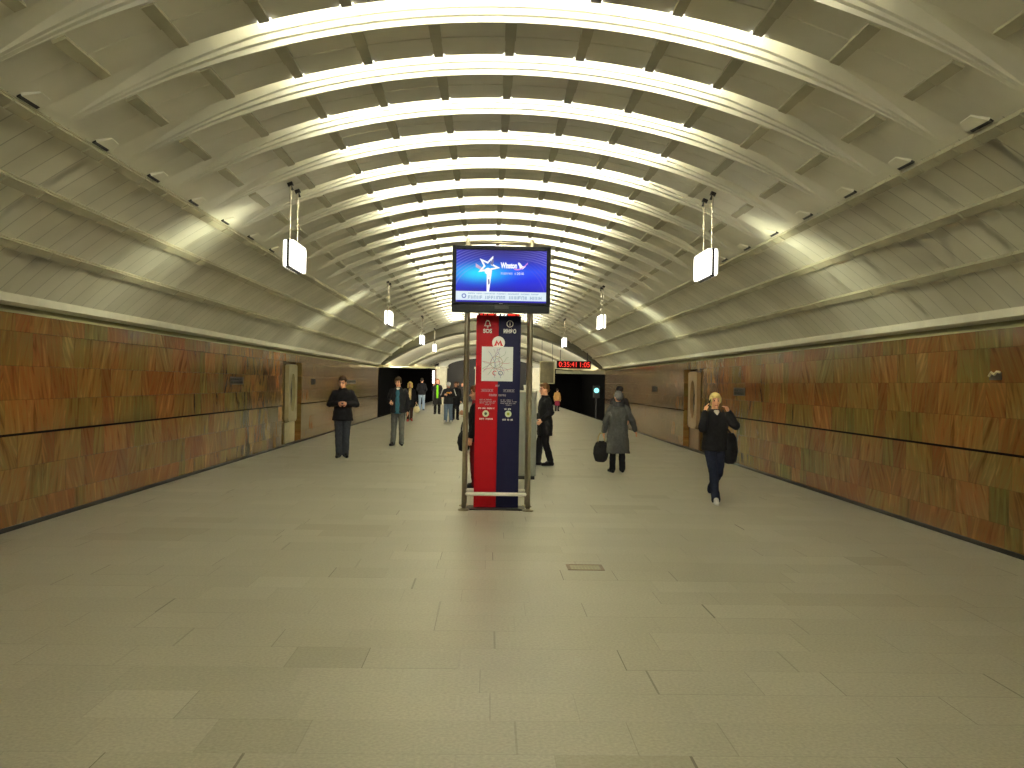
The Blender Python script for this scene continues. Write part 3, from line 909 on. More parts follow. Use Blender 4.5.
for k, (u0, u1) in enumerate(((0.1, 0.36), (0.1, 0.46), (0.1, 0.43), (0.22, 0.34))):
    line('small_lettering', u0, u1, 1.11 + 0.022 * k, 0.014, M_DIM)
    line('small_lettering', u0 + .47, u1 + .47, 1.112 + 0.022 * k, 0.014, M_DIM)
line('button_lettering', 0.07, 0.43, 1.225, 0.020, M_WHITE); line('button_lettering', 0.66, 0.80, 1.232, 0.020, M_WHITE)
line('button_lettering', 0.10, 0.38, 1.365, 0.022, M_WHITE); line('button_lettering', 0.62, 0.84, 1.372, 0.022, M_WHITE)
for u, c in ((0.24, (40, 60, 30)), (0.745, (150, 160, 20))):
    b = MB(); b.ring_flat(U(u), Hc - 1.295, 0.018, 0.043, -0.012, 0.001); bt = b.build('call_button', mat('button ring', (196, 206, 160), 0.4), t)
    b = MB(); b.disc(U(u), Hc - 1.295, 0.019, -0.016, 0.001); b.build('button_cap', mat('button cap', c, 0.4), bt)
# red LED strip on top of the column
b = MB(); b.box(-pw / 2 + 0.02, pw / 2 - 0.02, 0.02, 0.10, Hc, Hc + 0.032); st = b.build('ticker_strip', M_PLASTIC, t)
b = MB(); greek(b, -pw / 2 + 0.05, -0.03, Hc + 0.016, 0.022, 0.017, 0.021, rnd); greek(b, 0.12, pw / 2 - 0.04, Hc + 0.016, 0.022, 0.017, 0.021, rnd); b.build('ticker_glyphs', M_LED, st)
b = MB(); greek(b, -0.03, 0.12, Hc + 0.016, 0.022, 0.017, 0.021, rnd, (2, 3)); b.build('ticker_glyphs', M_SOCK, st)

# ------------------------------------------------------------------ screen
YM = 11.50
a, c = on_plane(452.0, 278, YM), on_plane(550.5, 279, YM)
mw = c.x - a.x; mcx = (a.x + c.x) / 2
zt, zb = on_plane(501.5, 246.0, YM).z, on_plane(501.5, 312.5, YM).z
t = thing('television', 'wide black television showing a blue advert with a silver star', 'television', (mcx, YM, zb))
mh = zt - zb
bx('casing', M_PLASTIC, -mw / 2, mw / 2, 0.03, 0.13, 0, mh, t, bevel=0.012)
sx0, sx1 = -mw / 2 + 0.052, mw / 2 - 0.052
sz0, sz1 = 0.130, mh - 0.052
b = MB()
b.box(-mw / 2, sx0, 0, 0.035, 0.10, mh); b.box(sx1, mw / 2, 0, 0.035, 0.10, mh); b.box(sx0, sx1, 0, 0.035, sz1, mh); b.box(sx0, sx1, 0, 0.035, 0.10, sz0)
b.build('bezel', M_PLASTIC, t, bevel=0.004)
b = MB(); b.box(-mw / 2 + 0.01, mw / 2 - 0.01, -0.005, 0.03, 0.0, 0.095); sp_ = b.build('speaker_bar', mat('speaker grey', (22, 22, 20), 0.5, spec=0.15), t, bevel=0.01)
bx('control_patch', mat('grey patch', (44, 44, 42), 0.5, spec=0.2), -0.08, 0.10, -0.008, 0.0, 0.045, 0.092, sp_)
text_part('maker_plate', '—', 0.05, (0, -0.002, 0.115), M_DIM, t, width=0.05)
SW, SH = sx1 - sx0, sz1 - sz0
# blue moving-wave picture: an emissive procedural screen
def screen_mat():
    m, nt, bs = new_mat('blue advert screen')
    tc = node(nt, 'ShaderNodeTexCoord')
    mp = node(nt, 'ShaderNodeMapping'); mp.inputs['Location'].default_value = (-sx0 / SW, 0, -sz0 / SH); mp.inputs['Scale'].default_value = (1 / SW, 1, 1 / SH)
    nt.links.new(tc.outputs['Object'], mp.inputs[0])
    sp = node(nt, 'ShaderNodeSeparateXYZ'); nt.links.new(mp.outputs[0], sp.inputs[0])
    u, v = sp.outputs['X'], sp.outputs['Z']
    base = ramp_n(nt, v, [(0.2, lin((24, 12, 170))), (0.42, lin((0, 28, 235))), (0.6, lin((0, 76, 255))), (0.78, lin((24, 36, 180))), (1.0, lin((40, 28, 112)))])
    # violet sides
    side = math_n(nt, 'POWER', math_n(nt, 'MULTIPLY', math_n(nt, 'ABSOLUTE', math_n(nt, 'SUBTRACT', u, 0.5)), 2.0), 3.0)
    base = mix_n(nt, math_n(nt, 'MULTIPLY', side, 0.4), base, lin((48, 52, 215)))
    du = math_n(nt, 'MULTIPLY', math_n(nt, 'SUBTRACT', u, 0.26), 2.6); dv = math_n(nt, 'MULTIPLY', math_n(nt, 'SUBTRACT', v, 0.55), 4.6)
    g = math_n(nt, 'EXPONENT', math_n(nt, 'MULTIPLY', math_n(nt, 'ADD', math_n(nt, 'MULTIPLY', du, du), math_n(nt, 'MULTIPLY', dv, dv)), -2.2))
    base = mix_n(nt, g, base, lin((0, 225, 255)))
    # curved stripes in the upper corners
    for (cu, cvv, amt, c) in ((0.62, 0.2, 0.5, (150, 150, 230)), (0.05, 0.1, 0.35, (110, 90, 200))):
        a1 = math_n(nt, 'SUBTRACT', u, cu); a2 = math_n(nt, 'SUBTRACT', v, cvv)
        d = math_n(nt, 'SQRT', math_n(nt, 'ADD', math_n(nt, 'MULTIPLY', a1, a1), math_n(nt, 'MULTIPLY', a2, a2)))
        w = math_n(nt, 'SINE', math_n(nt, 'MULTIPLY', d, 150.0))
        w = math_n(nt, 'MULTIPLY', math_n(nt, 'MULTIPLY', math_n(nt, 'MAXIMUM', w, 0.0), math_n(nt, 'POWER', math_n(nt, 'MULTIPLY', math_n(nt, 'ABSOLUTE', math_n(nt, 'SUBTRACT', u, 0.5)), 2.0), 1.6)), math_n(nt, 'MULTIPLY', math_n(nt, 'GREATER_THAN', d, 0.62 if cu > .5 else 0.9), amt))
        base = mix_n(nt, w, base, lin(c))
    bs.inputs['Base Color'].default_value = (0.01, 0.01, 0.02, 1)
    bs.inputs['Roughness'].default_value = 0.5; bs.inputs['Specular IOR Level'].default_value = 0.1
    nt.links.new(base, bs.inputs['Emission Color'])
    bs.inputs['Emission Strength'].default_value = 0.5
    return m
b = MB(); b.box(sx0, sx1, 0.020, 0.032, sz0, sz1); scr = b.build('screen', screen_mat(), t)
def SU(u): return sx0 + u * SW
def SV(v): return sz0 + v * SH
E_WHITE = emit_mat('white screen pixels', (0.93, 0.97, 1.0, 1), 0.500, 0.03)
E_LILAC = emit_mat('lilac screen pixels', (0.50, 0.55, 0.9, 1), 0.450, 0.03)
E_GREY = emit_mat('blue grey screen pixels', (0.22, 0.36, 0.55, 1), 0.400, 0.03)
E_PINK = emit_mat('pink screen pixels', (0.75, 0.18, 0.75, 1), 0.450, 0.03)
E_TICK = emit_mat('pale ticker band', (0.72, 0.86, 0.95, 1), 0.475, 0.03)
E_NIGHT = emit_mat('trophy dark', (0.05, 0.06, 0.25, 1), 0.500, 0.03)
y0, y1 = 0.017, 0.021
b = MB(); b.box(SU(0.0), SU(1.0), y0, y1, SV(0.035), SV(0.205)); tk = b.build('ticker_band', E_TICK, scr)
b = MB(); rnd = random.Random(3)
greek(b, SU(0.135), SU(0.93), SV(0.092), SH * 0.062, y0 - 0.002, y0, rnd, (4, 8), 0.75); b.build('ticker_lettering', E_GREY, scr)
b = MB(); greek(b, SU(0.135), SU(0.93), SV(0.163), SH * 0.026, y0 - 0.002, y0, rnd, (5, 9), 0.8); b.build('ticker_lettering', E_GREY, scr)
b = MB(); b.ring_flat(SU(0.09), SV(0.115), 0.016, 0.031, y0 - 0.002, y0); b.build('round_badge', emit_mat('badge blue', (0.12, 0.16, 0.45, 1), 0.500, 0.03), scr)
# star trophy
def star_poly(r_in, r_out, rot):
    return [((r_out if i % 2 == 0 else r_in) * cos(rot + pi / 5 * i), (r_out if i % 2 == 0 else r_in) * sin(rot + pi / 5 * i)) for i in range(10)]
cx, cz = SU(0.355), SV(0.685)
b = MB()
o1, i1 = star_poly(0.062, 0.150, radians(66)), star_poly(0.036, 0.098, radians(66))
for i in range(10):
    j = (i + 1) % 10
    b.prism([(cx + i1[i][0], cz + i1[i][1]), (cx + o1[i][0], cz + o1[i][1]), (cx + o1[j][0], cz + o1[j][1]), (cx + i1[j][0], cz + i1[j][1])], y0 - 0.003, y1)
b.disc(cx - 0.005, SV(0.595), 0.042, y0 - 0.003, y1)
b.prism([(SU(0.34), SV(0.205)), (SU(0.366), SV(0.205)), (SU(0.395), SV(0.60)), (SU(0.376), SV(0.60)), (SU(0.366), SV(0.46)), (SU(0.360), SV(0.60)), (SU(0.338), SV(0.60))], y0 - 0.003, y1)
b.build('star_trophy', E_WHITE, scr)
b = MB(); b.prism([(SU(0.355), SV(0.33)), (SU(0.372), SV(0.36)), (SU(0.368), SV(0.44)), (SU(0.352), SV(0.44))], y0 - 0.005, y0 - 0.002); b.build('trophy_shade', E_NIGHT, scr)
b = MB(); b.prism([(SU(0.35), SV(0.78)), (SU(0.40), SV(0.70)), (SU(0.415), SV(0.78)), (SU(0.40), SV(0.84)), (SU(0.385), SV(0.76))], y0 - 0.005, y0 - 0.002); b.build('trophy_shade', E_NIGHT, scr)
b = MB(); b.prism([(SU(0.215), SV(0.67)), (SU(0.295), SV(0.60)), (SU(0.33), SV(0.575)), (SU(0.325), SV(0.615)), (SU(0.215), SV(0.74))], y0 - 0.001, y1); b.build('ribbon', emit_mat('ribbon pink', (0.55, 0.4, 0.65, 1), 0.450, 0.03), scr)
text_part('advert_lettering', 'Winston', 0.098, (SU(0.583), y0 - 0.001, SV(0.705)), E_WHITE, scr, width=SW * 0.182, bold=0.004)
b = MB(); b.prism([(SU(0.705), SV(0.645)), (SU(0.735), SV(0.645)), (SU(0.765), SV(0.69)), (SU(0.765), SV(0.705)), (SU(0.735), SV(0.70)), (SU(0.705), SV(0.76)), (SU(0.688), SV(0.775)), (SU(0.682), SV(0.745)), (SU(0.695), SV(0.71))], y0 - 0.001, y1); b.build('bird_mark', E_WHITE, scr)
b = MB()
pts = [(SU(0.64 + 0.03 * i), SV(0.615 - 0.004 * (i - 1.3) * (3.0 - i) + 0.0042 * i * i)) for i in range(6)]
for (p0, p1) in zip(pts, pts[1:]): b.prism([(p0[0], p0[1]), (p1[0], p1[1]), (p1[0], p1[1] + 0.016), (p0[0], p0[1] + 0.016)], y0 - 0.001, y1)
b.build('swoosh', E_PINK, scr)
b = MB(); greek(b, SU(0.495), SU(0.66), SV(0.555), SH * 0.042, y0 - 0.001, y1, rnd, (7, 9), 0.6); b.build('advert_lettering', E_LILAC, scr)
text_part('advert_lettering', '2010', 0.045, (SU(0.71), y0 - 0.001, SV(0.555)), E_WHITE, scr, width=SW * 0.075)
# mount behind
b = MB(); b.box(-sw, sw, 0.125, 0.165, mh * 0.35, mh * 0.42)
b.build('mount', M_DARK, t)
b = MB(); b.box(-sw, sw, 0.125, 0.165, mh * 0.7, mh * 0.77)
b.build('mount', M_DARK, t)

# ------------------------------------------------------------------ grey kiosk behind the column
p, q = on_plane(489, 478, 15.55), on_plane(536.3, 478, 15.55)
kw = q.x - p.x; kt = on_plane(525, 390.5, 15.55).z
M_KIOSK = mat('grey kiosk metal', (136, 138, 126), 0.45, metal=0.2, var=0.06, scale=3)
t = thing('kiosk', 'plain grey metal cabinet standing behind the info column', 'cabinet', ((p.x + q.x) / 2, 15.55, 0))
bx('body', M_KIOSK, -kw / 2 + 0.01, kw / 2 - 0.01, 0.02, 0.5, 0.06, kt - 0.03, t, bevel=0.01)
bx('plinth', M_DARK, -kw / 2 + 0.03, kw / 2 - 0.03, 0.04, 0.48, 0, 0.06, t)
bx('cap', M_CORNICE, -kw / 2, kw / 2, 0.0, 0.52, kt - 0.03, kt, t, bevel=0.006)
for i in range(4):
    xa = -kw / 2 + 0.02 + i * (kw - 0.04) / 4
    bx('door_panel', M_KIOSK, xa + 0.012, xa + (kw - 0.04) / 4 - 0.012, 0.005, 0.02, 0.10, kt - 0.10, t, bevel=0.005)
p = on_plane(525.5, 389.5, 15.75)
t = thing('paper_cup', 'small white object standing on the grey cabinet', 'cup', (p.x, 15.75, kt))
b = MB(); b.tube([(0, 0, 0), (0, 0, 0.005), (0, 0, 0.09)], [0.025, 0.027, 0.036], 16); b.build('cup_body', M_WHITE, t, smooth=True)
b = MB(); b.tube([(0, 0, 0.088), (0, 0, 0.096)], [0.038, 0.036], 16); b.build('cup_lid', M_WHITE, t)

# ------------------------------------------------------------------ people
SKIN = mat('skin', (206, 150, 118), 0.55, var=0.05, scale=20)
EYE = mat('eye and brow', (46, 34, 28), 0.5)
LIP = mat('lips', (160, 84, 74), 0.5)
_mats = {}
def cm(rgb, rough=0.85, bump=0.15):
    k = (rgb, rough)
    if k not in _mats: _mats[k] = mat('cloth %d %d %d' % rgb, rgb, rough, var=0.16, scale=24, bump=bump, spec=0.2)
    return _mats[k]

def solid(b, name, mats, parent, voxel, smooth=3, fold=0.0, pick=None, S=1.0):
    """one continuous surface from overlapping volumes"""
    me = b.mesh(name)
    tmp = bpy.data.objects.new(name, me); COL.objects.link(tmp)
    md = tmp.modifiers.new('r', 'REMESH'); md.mode = 'VOXEL'; md.voxel_size = voxel
    if smooth:
        sm = tmp.modifiers.new('s', 'SMOOTH'); sm.factor = 0.5; sm.iterations = smooth
    if fold:
        tx = bpy.data.textures.new('folds', 'CLOUDS'); tx.noise_scale = 0.09; tx.noise_depth = 2
        dm = tmp.modifiers.new('f', 'DISPLACE'); dm.texture = tx; dm.strength = fold; dm.mid_level = 0.5
    bpy.context.view_layer.update()
    out = bpy.data.meshes.new_from_object(tmp.evaluated_get(bpy.context.evaluated_depsgraph_get()))
    bpy.data.objects.remove(tmp)
    out.materials.clear()
    for m in mats: out.materials.append(m)
    out.polygons.foreach_set('use_smooth', [True] * len(out.polygons))
    if pick:
        for p in out.polygons: p.material_index = pick(p.center)
    if S != 1.0: out.transform(Matrix.Scale(S, 4))
    out.name = name
    o = bpy.data.objects.new(name, out); COL.objects.link(o); o.parent = parent
    return o

DEF = dict(hip=(.092, 0, .92), knee=(.098, -.012, .50), ankle=(.10, .03, .085), sho=(.185, .01, 1.41), elb=(.245, .04, 1.13), wri=(.25, -.03, .88))
def person(label, px, foot_y, height, rz=0.0, pose=None, look=(0, 0), hair='short', hair_col=(60, 42, 28), top=None, legs=None, shoes=(24, 22, 22),
           extras=None, girl=False, near=True, skirt=None, x_floor=None, bulk=1.0, group=None, hat=None, foot_turn=0.2, walk=None):
    p0 = x_floor or on_floor(px, foot_y)
    t = thing('person', label, 'person', (p0.x, p0.y, 0), rz, group)
    S = height / 1.75
    J = {}
    for sd, s in (('R', -1), ('L', 1)):
        for k, v in DEF.items(): J[k + sd] = Vector((v[0] * s, v[1], v[2]))
    if girl:
        for sd, s in (('R', -1), ('L', 1)):
            J['sho' + sd].x = s * .165; J['elb' + sd].x = s * .225; J['wri' + sd].x = s * .235
    for k, v in (pose or {}).items(): J[k] = Vector(v)
    vox = 0.0075 if near else 0.011
    HM = (Matrix.Translation((0, 0.0, 1.50)) @ Matrix.Rotation(look[0], 4, 'Z') @ Matrix.Rotation(look[1], 4, 'X') @ Matrix.Translation((0, 0, -1.50)))
    HI = HM.inverted()
    b = MB()
    # torso, neck
    b.rings([(0, 0, .86, .13, .10), (0, 0, .95, .155, .11), (0, 0, 1.08, .135, .095), (0, 0, 1.25, .155, .11), (0, .005, 1.38, .15, .09), (0, .01, 1.44, .09, .065), (0, .01, 1.47, .06, .055)])
    b.cap((0, .015, 1.42), HM @ Vector((0, .01, 1.56)), .056, .052)
    # head
    b.ell((0, .012, 1.655), (.074, .094, .098), HM)
    b.ell((0, -.030, 1.600), (.060, .066, .088), HM)
    b.ell((0, -.070, 1.540), (.028, .026, .022), HM)
    b.ell((0, -.072, 1.665), (.048, .016, .014), HM)
    b.cap(HM @ Vector((0, -.088, 1.640)), HM @ Vector((0, -.112, 1.600)), .008, .014, 10)
    b.ell((0, -.092, 1.562), (.024, .009, .011), HM)
    for s in (-1, 1):
        b.ell((s * .074, .012, 1.612), (.011, .022, .032), HM)
        b.ell((s * .036, -.070, 1.605), (.022, .02, .018), HM)
    # limbs
    for sd, s in (('R', -1), ('L', 1)):
        h, k, a = J['hip' + sd], J['knee' + sd], J['ankle' + sd]
        b.cap(h, k, .082, .055); b.cap(k, a, .052, .036)
        b.cap(k.lerp(a, .12) + Vector((0, .012, 0)), k.lerp(a, .45) + Vector((0, .012, 0)), .050, .042)
        ft = a + Vector((s * foot_turn * .18, -.17, 0)); ft.z = .03 + max(0, a.z - .085) * (0.35 if a.y > .1 else 1.0)
        b.cap(a, ft, .036, .024)
        sh, e, w = J['sho' + sd], J['elb' + sd], J['wri' + sd]
        b.cap(Vector((sh.x * .88, sh.y, sh.z - .03)), e, .050, .040); b.cap(e, w, .040, .026)
        # hand
        d = (w - e).normalized()
        n = Vector((s, 0, 0)); n = (n - d * n.dot(d))
        if n.length < .3: n = Vector((0, -1, 0)) - d * Vector((0, -1, 0)).dot(d)
        n.normalize()                                   # back of the hand
        u = d.cross(n).normalized()                     # across the palm
        if u.y > 0: u = -u                              # thumb side forward
        curl = J.get('curl' + sd, Vector((.35, 0, 0))).x
        b.cap(w, w + d * .075 + u * .012, .025, .026); b.cap(w + d * .02 - u * .014, w + d * .078 - u * .02, .02, .02); b.cap(w, w + d * .07, .026, .026)
        for i, (off, L, spread) in enumerate(((.032, .072, .10), (.010, .080, .03), (-.012, .074, -.04), (-.033, .058, -.12))):
            base = w + d * .078 + u * off
            d1 = (d + u * spread - n * curl * .5).normalized(); m = base + d1 * L * .5
            d2 = (d1 - n * curl).normalized(); tip = m + d2 * L * .5
            b.cap(base - d1 * .02, m, .0098, .0088, 8, 2); b.cap(m, tip, .0088, .0075, 8, 2)
        tb = w + d * .022 + u * .026; tm = tb + (d * .6 + u * .7 - n * .2).normalized() * .042; te = tm + (d * .95 + u * .2 - n * .3).normalized() * .032
        b.cap(tb, tm, .0125, .0105, 8, 2); b.cap(tm, te, .0105, .0085, 8, 2)
    def pick(c):
        q = HI @ Vector(c)
        if q.y < -.055:
            for s in (-1, 1):
                if (q.x - s * .031) ** 2 + (q.z - 1.632) ** 2 < .011 ** 2: return 1
                if abs(q.x - s * .034) < .022 and abs(q.z - 1.662) < .006: return 1
            if abs(q.x) < .024 and abs(q.z - 1.560) < .009: return 2
        return 0
    solid(b, 'body', [SKIN, EYE, LIP], t, vox, 2, pick=pick, S=S)
    # hair
    if hair:
        b = MB()
        b.ell((0, .030, 1.672), (.086, .096, .098), HM); b.ell((0, -.030, 1.722), (.070, .060, .036), HM)
        if hair == 'short': b.ell((0, .07, 1.61), (.066, .05, .06), HM)
        if hair == 'fringe':
            b.ell((0, -.048, 1.708), (.074, .052, .042), HM); b.ell((0, .06, 1.60), (.078, .06, .07), HM)
            for s in (-1, 1): b.ell((s * .074, -.012, 1.655), (.020, .045, .06), HM)
        if hair == 'bob':
            b.ell((0, .06, 1.60), (.09, .07, .12), HM); b.ell((0, -.046, 1.715), (.072, .05, .036), HM)
            for s in (-1, 1): b.cap(HM @ Vector((s * .078, .0, 1.68)), HM @ Vector((s * .088, .0, 1.51)), .030, .034)
        if hair == 'long':
            b.cap(HM @ Vector((0, .06, 1.66)), Vector((0, .10, 1.36)), .085, .06)
            for s in (-1, 1): b.cap(HM @ Vector((s * .075, .02, 1.67)), Vector((s * .085, .03, 1.40)), .030, .028)
        solid(b, 'hair', [cm(hair_col, .75, .35)], t, vox * .9, 2, fold=.016, S=S)
    # trousers
    if legs:
        b = MB(); lw = bulk
        b.rings([(0, 0, .83, .15 * lw, .115), (0, .005, .93, .168 * lw, .125), (0, 0, 1.04, .15 * lw, .112), (0, 0, 1.06, .14, .10)])
        for sd in 'RL':
            h, k, a = J['hip' + sd], J['knee' + sd], J['ankle' + sd]
            b.cap(h + Vector((0, 0, -.02)), k, .102 * lw, .078 * lw); b.cap(k, a + Vector((0, -.005, .015)), .078 * lw, .068 * lw)
            b.cap(a + Vector((0, -.005, .03)), a + Vector((0, -.015, -.01)), .068 * lw, .072 * lw)
        solid(b, 'trousers', [cm(legs)], t, vox * 1.1, 2, fold=.022, S=S)
    # shoes
    for sd, s in (('R', -1), ('L', 1)):
        a = J['ankle' + sd]; b = MB()
        lift = max(0, a.z - .085)
        toe_up = lift * (-.25 if a.y > .1 else 1.0)
        heel = a + Vector((0, .035, -.045)); toe = a + Vector((s * foot_turn * .2, -.19, -.05 + (toe_up if lift else 0) - (lift * .6 if a.y > .1 else 0)))
        toe.z = max(toe.z, .036)
        b.cap(heel, toe, .042, .034); b.cap(heel + Vector((0, 0, -.012)), toe + Vector((0, -.01, -.006)), .036, .030); b.cap(a + Vector((0, .005, .01)), a.lerp(toe, .5), .046, .040)
        solid(b, 'shoe', [cm(shoes, .5, .05)], t, .007 if near else .01, 1, S=S)
    # upper garment
    if top:
        b = MB(); hem = top.get('hem', .80); w = top.get('w', 1.0); hw = top.get('hemw', .19)
        shx = abs(J['shoL'].x)
        rr = [(0, 0, hem, hw * w, .135 * w), (0, 0, hem + .01, hw * w * 1.01, .14 * w)]
        if hem < .75: rr += [(0, .005, .92, .19 * w, .145 * w)]
        rr += [(0, 0, 1.06, .172 * w, .128 * w), (0, 0, 1.24, .19 * w, .138 * w), (0, .005, 1.36, (shx + .005) * w, .115 * w), (0, .01, 1.43, .125 * w, .09 * w), (0, .012, 1.475, .082, .076)]
        b.rings(rr, power=2.3)
        for sd in 'RL':
            sh, e, wr = J['sho' + sd], J['elb' + sd], J['wri' + sd]
            b.cap(Vector((sh.x * .90, sh.y, sh.z - .022)), e, .070 * w, .064 * w); b.cap(e, e.lerp(wr, .93), .064 * w, .049 * w)
        if top.get('collar', True):
            b.rings([(0, .012, 1.43, .10, .092), (0, .010, 1.47, .094, .086), (0, .006, 1.50, .084, .080)])
        solid(b, top.get('name', 'jacket'), [cm(top['c'])], t, vox * 1.1, 3, fold=top.get('fold', .024), S=S)
        if top.get('shirt'):
            b = MB()
            zl = top.get('shirt_low', .86); sw_ = top.get('shirt_w', .075)
            b.rings([(0, -.075, zl, sw_, .078), (0, -.07, 1.05, sw_, .075), (0, -.07, 1.22, sw_ * .9, .085), (0, -.05, 1.36, sw_ * .8, .082), (0, -.03, 1.44, .055, .065)])
            solid(b, 'shirt', [cm(top['shirt'])], t, vox, 2, fold=.012, S=S)
        if top.get('neck'):
            b = MB(); b.rings([(0, -.055, 1.41, .03, .05), (0, -.035, 1.46, .055, .06), (0, -.02, 1.485, .058, .058)]); solid(b, 'collar', [cm(top['neck'])], t, vox, 1, S=S)
    if skirt:
        b = MB(); b.rings([(0, 0, skirt['hem'], skirt['w'], .17), (0, 0, .75, .19, .14), (0, 0, .95, .175, .13), (0, 0, 1.04, .14, .105)]); solid(b, 'skirt', [cm(skirt['c'])], t, vox * 1.1, 3, fold=.03, S=S)
    if hat: hat(t, HM, vox, S)
    if extras: extras(t, J, HM, vox, S)
    return t, J, S, p0, rz

def world_of(pr, v):
    t, J, S, p0, rz = pr
    return Vector((p0.x, p0.y, 0)) + Matrix.Rotation(rz, 3, 'Z') @ (Vector(v) * S)

def phone(pr, v, label, tilt, group=None):
    t = thing('mobile_phone', label, 'phone', world_of(pr, v), pr[4], group)
    t.rotation_euler = tilt
    bx('phone_body', M_PLASTIC, -.024, .024, -.006, .006, -.052, .052, t, bevel=.004)
    bx('phone_screen', mat('phone glass', (60, 66, 74), .15), -.020, .020, -.0075, -.0058, -.038, .042, t)

def bag(label, loc, w, d, h, col, rz=0.0, handle=None, strap=None, name='handbag', hcol=None, rough=.6, sag=.85):
    """soft bag hanging below loc (its top centre)"""
    t = thing(name, label, 'bag', loc, rz)
    b = MB()
    b.rings([(0, 0, -h, w * .20, d * .24), (0, 0, -h * .93, w * .36, d * .40), (0, 0, -h * .6, w * .5, d * .5), (0, 0, -h * .3, w * .47 * sag / .85, d * .42), (0, 0, -h * .1, w * .36 * sag / .85, d * .24), (0, 0, 0, w * .24 * sag / .85, d * .14)], power=2.3)
    solid(b, 'bag_body', [cm(col, rough)], t, .008, 2, fold=.018)
    if handle:
        for s in (-1, 1):
            b = MB(); n = 10
            b.tube([(-w * .22 * cos(pi * i / n), s * d * .12, -.02 + (handle + .02) * sin(pi * i / n)) for i in range(n + 1)], .008, 8)
            b.build('handle', cm(hcol or col, .6), t, smooth=True)
    if strap:
        b = MB(); b.tube([Vector(p) for p in strap], .011, 8); b.build('strap', cm(hcol or col, .7), t, smooth=True)
    return t

def depth_h(head_y, foot_y):
    """height of a standing person from head-top and foot pixel rows"""
    return CAM_H * (foot_y - head_y) / (foot_y - 383.3)

BLK = (26, 25, 27)
# 1 man with phone by the left wall
A = person('man in black jacket and grey trousers standing by the left wall, looking at a phone', 342, 457.5, depth_h(378.5, 458.5), rz=0.12,
           pose=dict(elbR=(-.285, .05, 1.15), wriR=(-.085, -.215, 1.165), elbL=(.285, .05, 1.15), wriL=(.085, -.215, 1.165), curlR=(.9, 0, 0), curlL=(.9, 0, 0),
                     ankleL=(.072, .02, .085), kneeL=(.082, -.01, .5), kneeR=(-.082, -.01, .5), ankleR=(-.066, -.02, .085)),
           look=(-.25, .42), hair='short', hair_col=(52, 38, 26), top=dict(c=(24, 23, 25), hem=.80, w=1.10, hemw=.205), legs=(58, 60, 64))
phone(A, (-.0, -.285, 1.19), 'phone held in both hands of the man by the left wall', (-.9, 0, A[4]))
# 2 young man in teal shirt
B = person('young man in open dark jacket, teal shirt and grey jeans', 397.5, 445.5, depth_h(378.5, 446.2), rz=-.05,
           pose=dict(elbR=(-.26, .06, 1.15), wriR=(-.17, -.20, 1.10), curlR=(1.0, 0, 0), ankleL=(.10, .02, .085), ankleR=(-.11, -.05, .085)), look=(-.15, .22),
           hair='fringe', hair_col=(72, 56, 36), top=dict(c=(30, 29, 31), hem=.84, w=1.06, shirt=(38, 84, 100), shirt_w=.10, shirt_low=.82, neck=(206, 196, 180)), legs=(86, 86, 80), bulk=.98)
phone(B, (-.115, -.275, 1.10), 'phone in the hand of the young man in teal shirt', (-.6, 0, B[4]))
# 3 blonde woman with scarf
def scarf(c):
    def f(t, J, HM, vox, S):
        b = MB(); b.rings([(0, .0, 1.43, .095, .088), (0, 0, 1.475, .085, .08)]); b.cap((-.035, -.13, 1.44), (-.03, -.155, 1.05), .03, .026); b.cap((.035, -.13, 1.44), (.03, -.155, .98), .03, .026)
        solid(b, 'scarf', [cm(c)], t, vox, 2, fold=.012, S=S)
    return f
C3 = person('blonde woman in black coat with a long beige scarf', 409.5, 421.3, depth_h(383, 422), rz=.1, girl=True, near=False, look=(0, .1), hair='bob', hair_col=(206, 176, 104),
            pose=dict(ankleR=(-.07, -.18, .085), kneeR=(-.085, -.12, .50), ankleL=(.07, .16, .12), kneeL=(.085, .0, .5), wriL=(.27, -.03, .88)), top=dict(name='coat', c=BLK, hem=.62, hemw=.2), extras=scarf((176, 152, 112)), legs=(60, 40, 34), shoes=(176, 62, 52))
q = world_of(C3, (.275, -.045, .80))
bag('cream carrier bag in the hand of the blonde woman with scarf', q + Vector((.03, 0, -.12)), .27, .14, .27, (214, 200, 156), handle=.10, name='carrier_bag')
# 4 man walking away in light jeans
person('man walking away in black jacket and pale blue jeans', 421.5, 410.2, depth_h(379, 411), rz=pi, near=False, look=(0, .1), hair='short', hair_col=(40, 32, 26), top=dict(c=BLK, hem=.84, w=1.08), legs=(124, 138, 152),
       pose=dict(wriR=(-.17, -.17, 1.02), wriL=(.17, -.17, 1.02)))
# 5 lime top
D = person('woman in bright lime green top under a long black coat', 437, 414.3, depth_h(379.5, 415), rz=.05, girl=True, near=False, hair='bob', hair_col=(120, 70, 40),
           top=dict(name='coat', c=BLK, hem=.50, hemw=.23, shirt=(112, 196, 20), shirt_w=.085, shirt_low=.80), legs=(26, 24, 26), pose=dict(elbR=(-.25, .02, 1.2), wriR=(-.2, -.16, 1.40), curlR=(.9, 0, 0)))
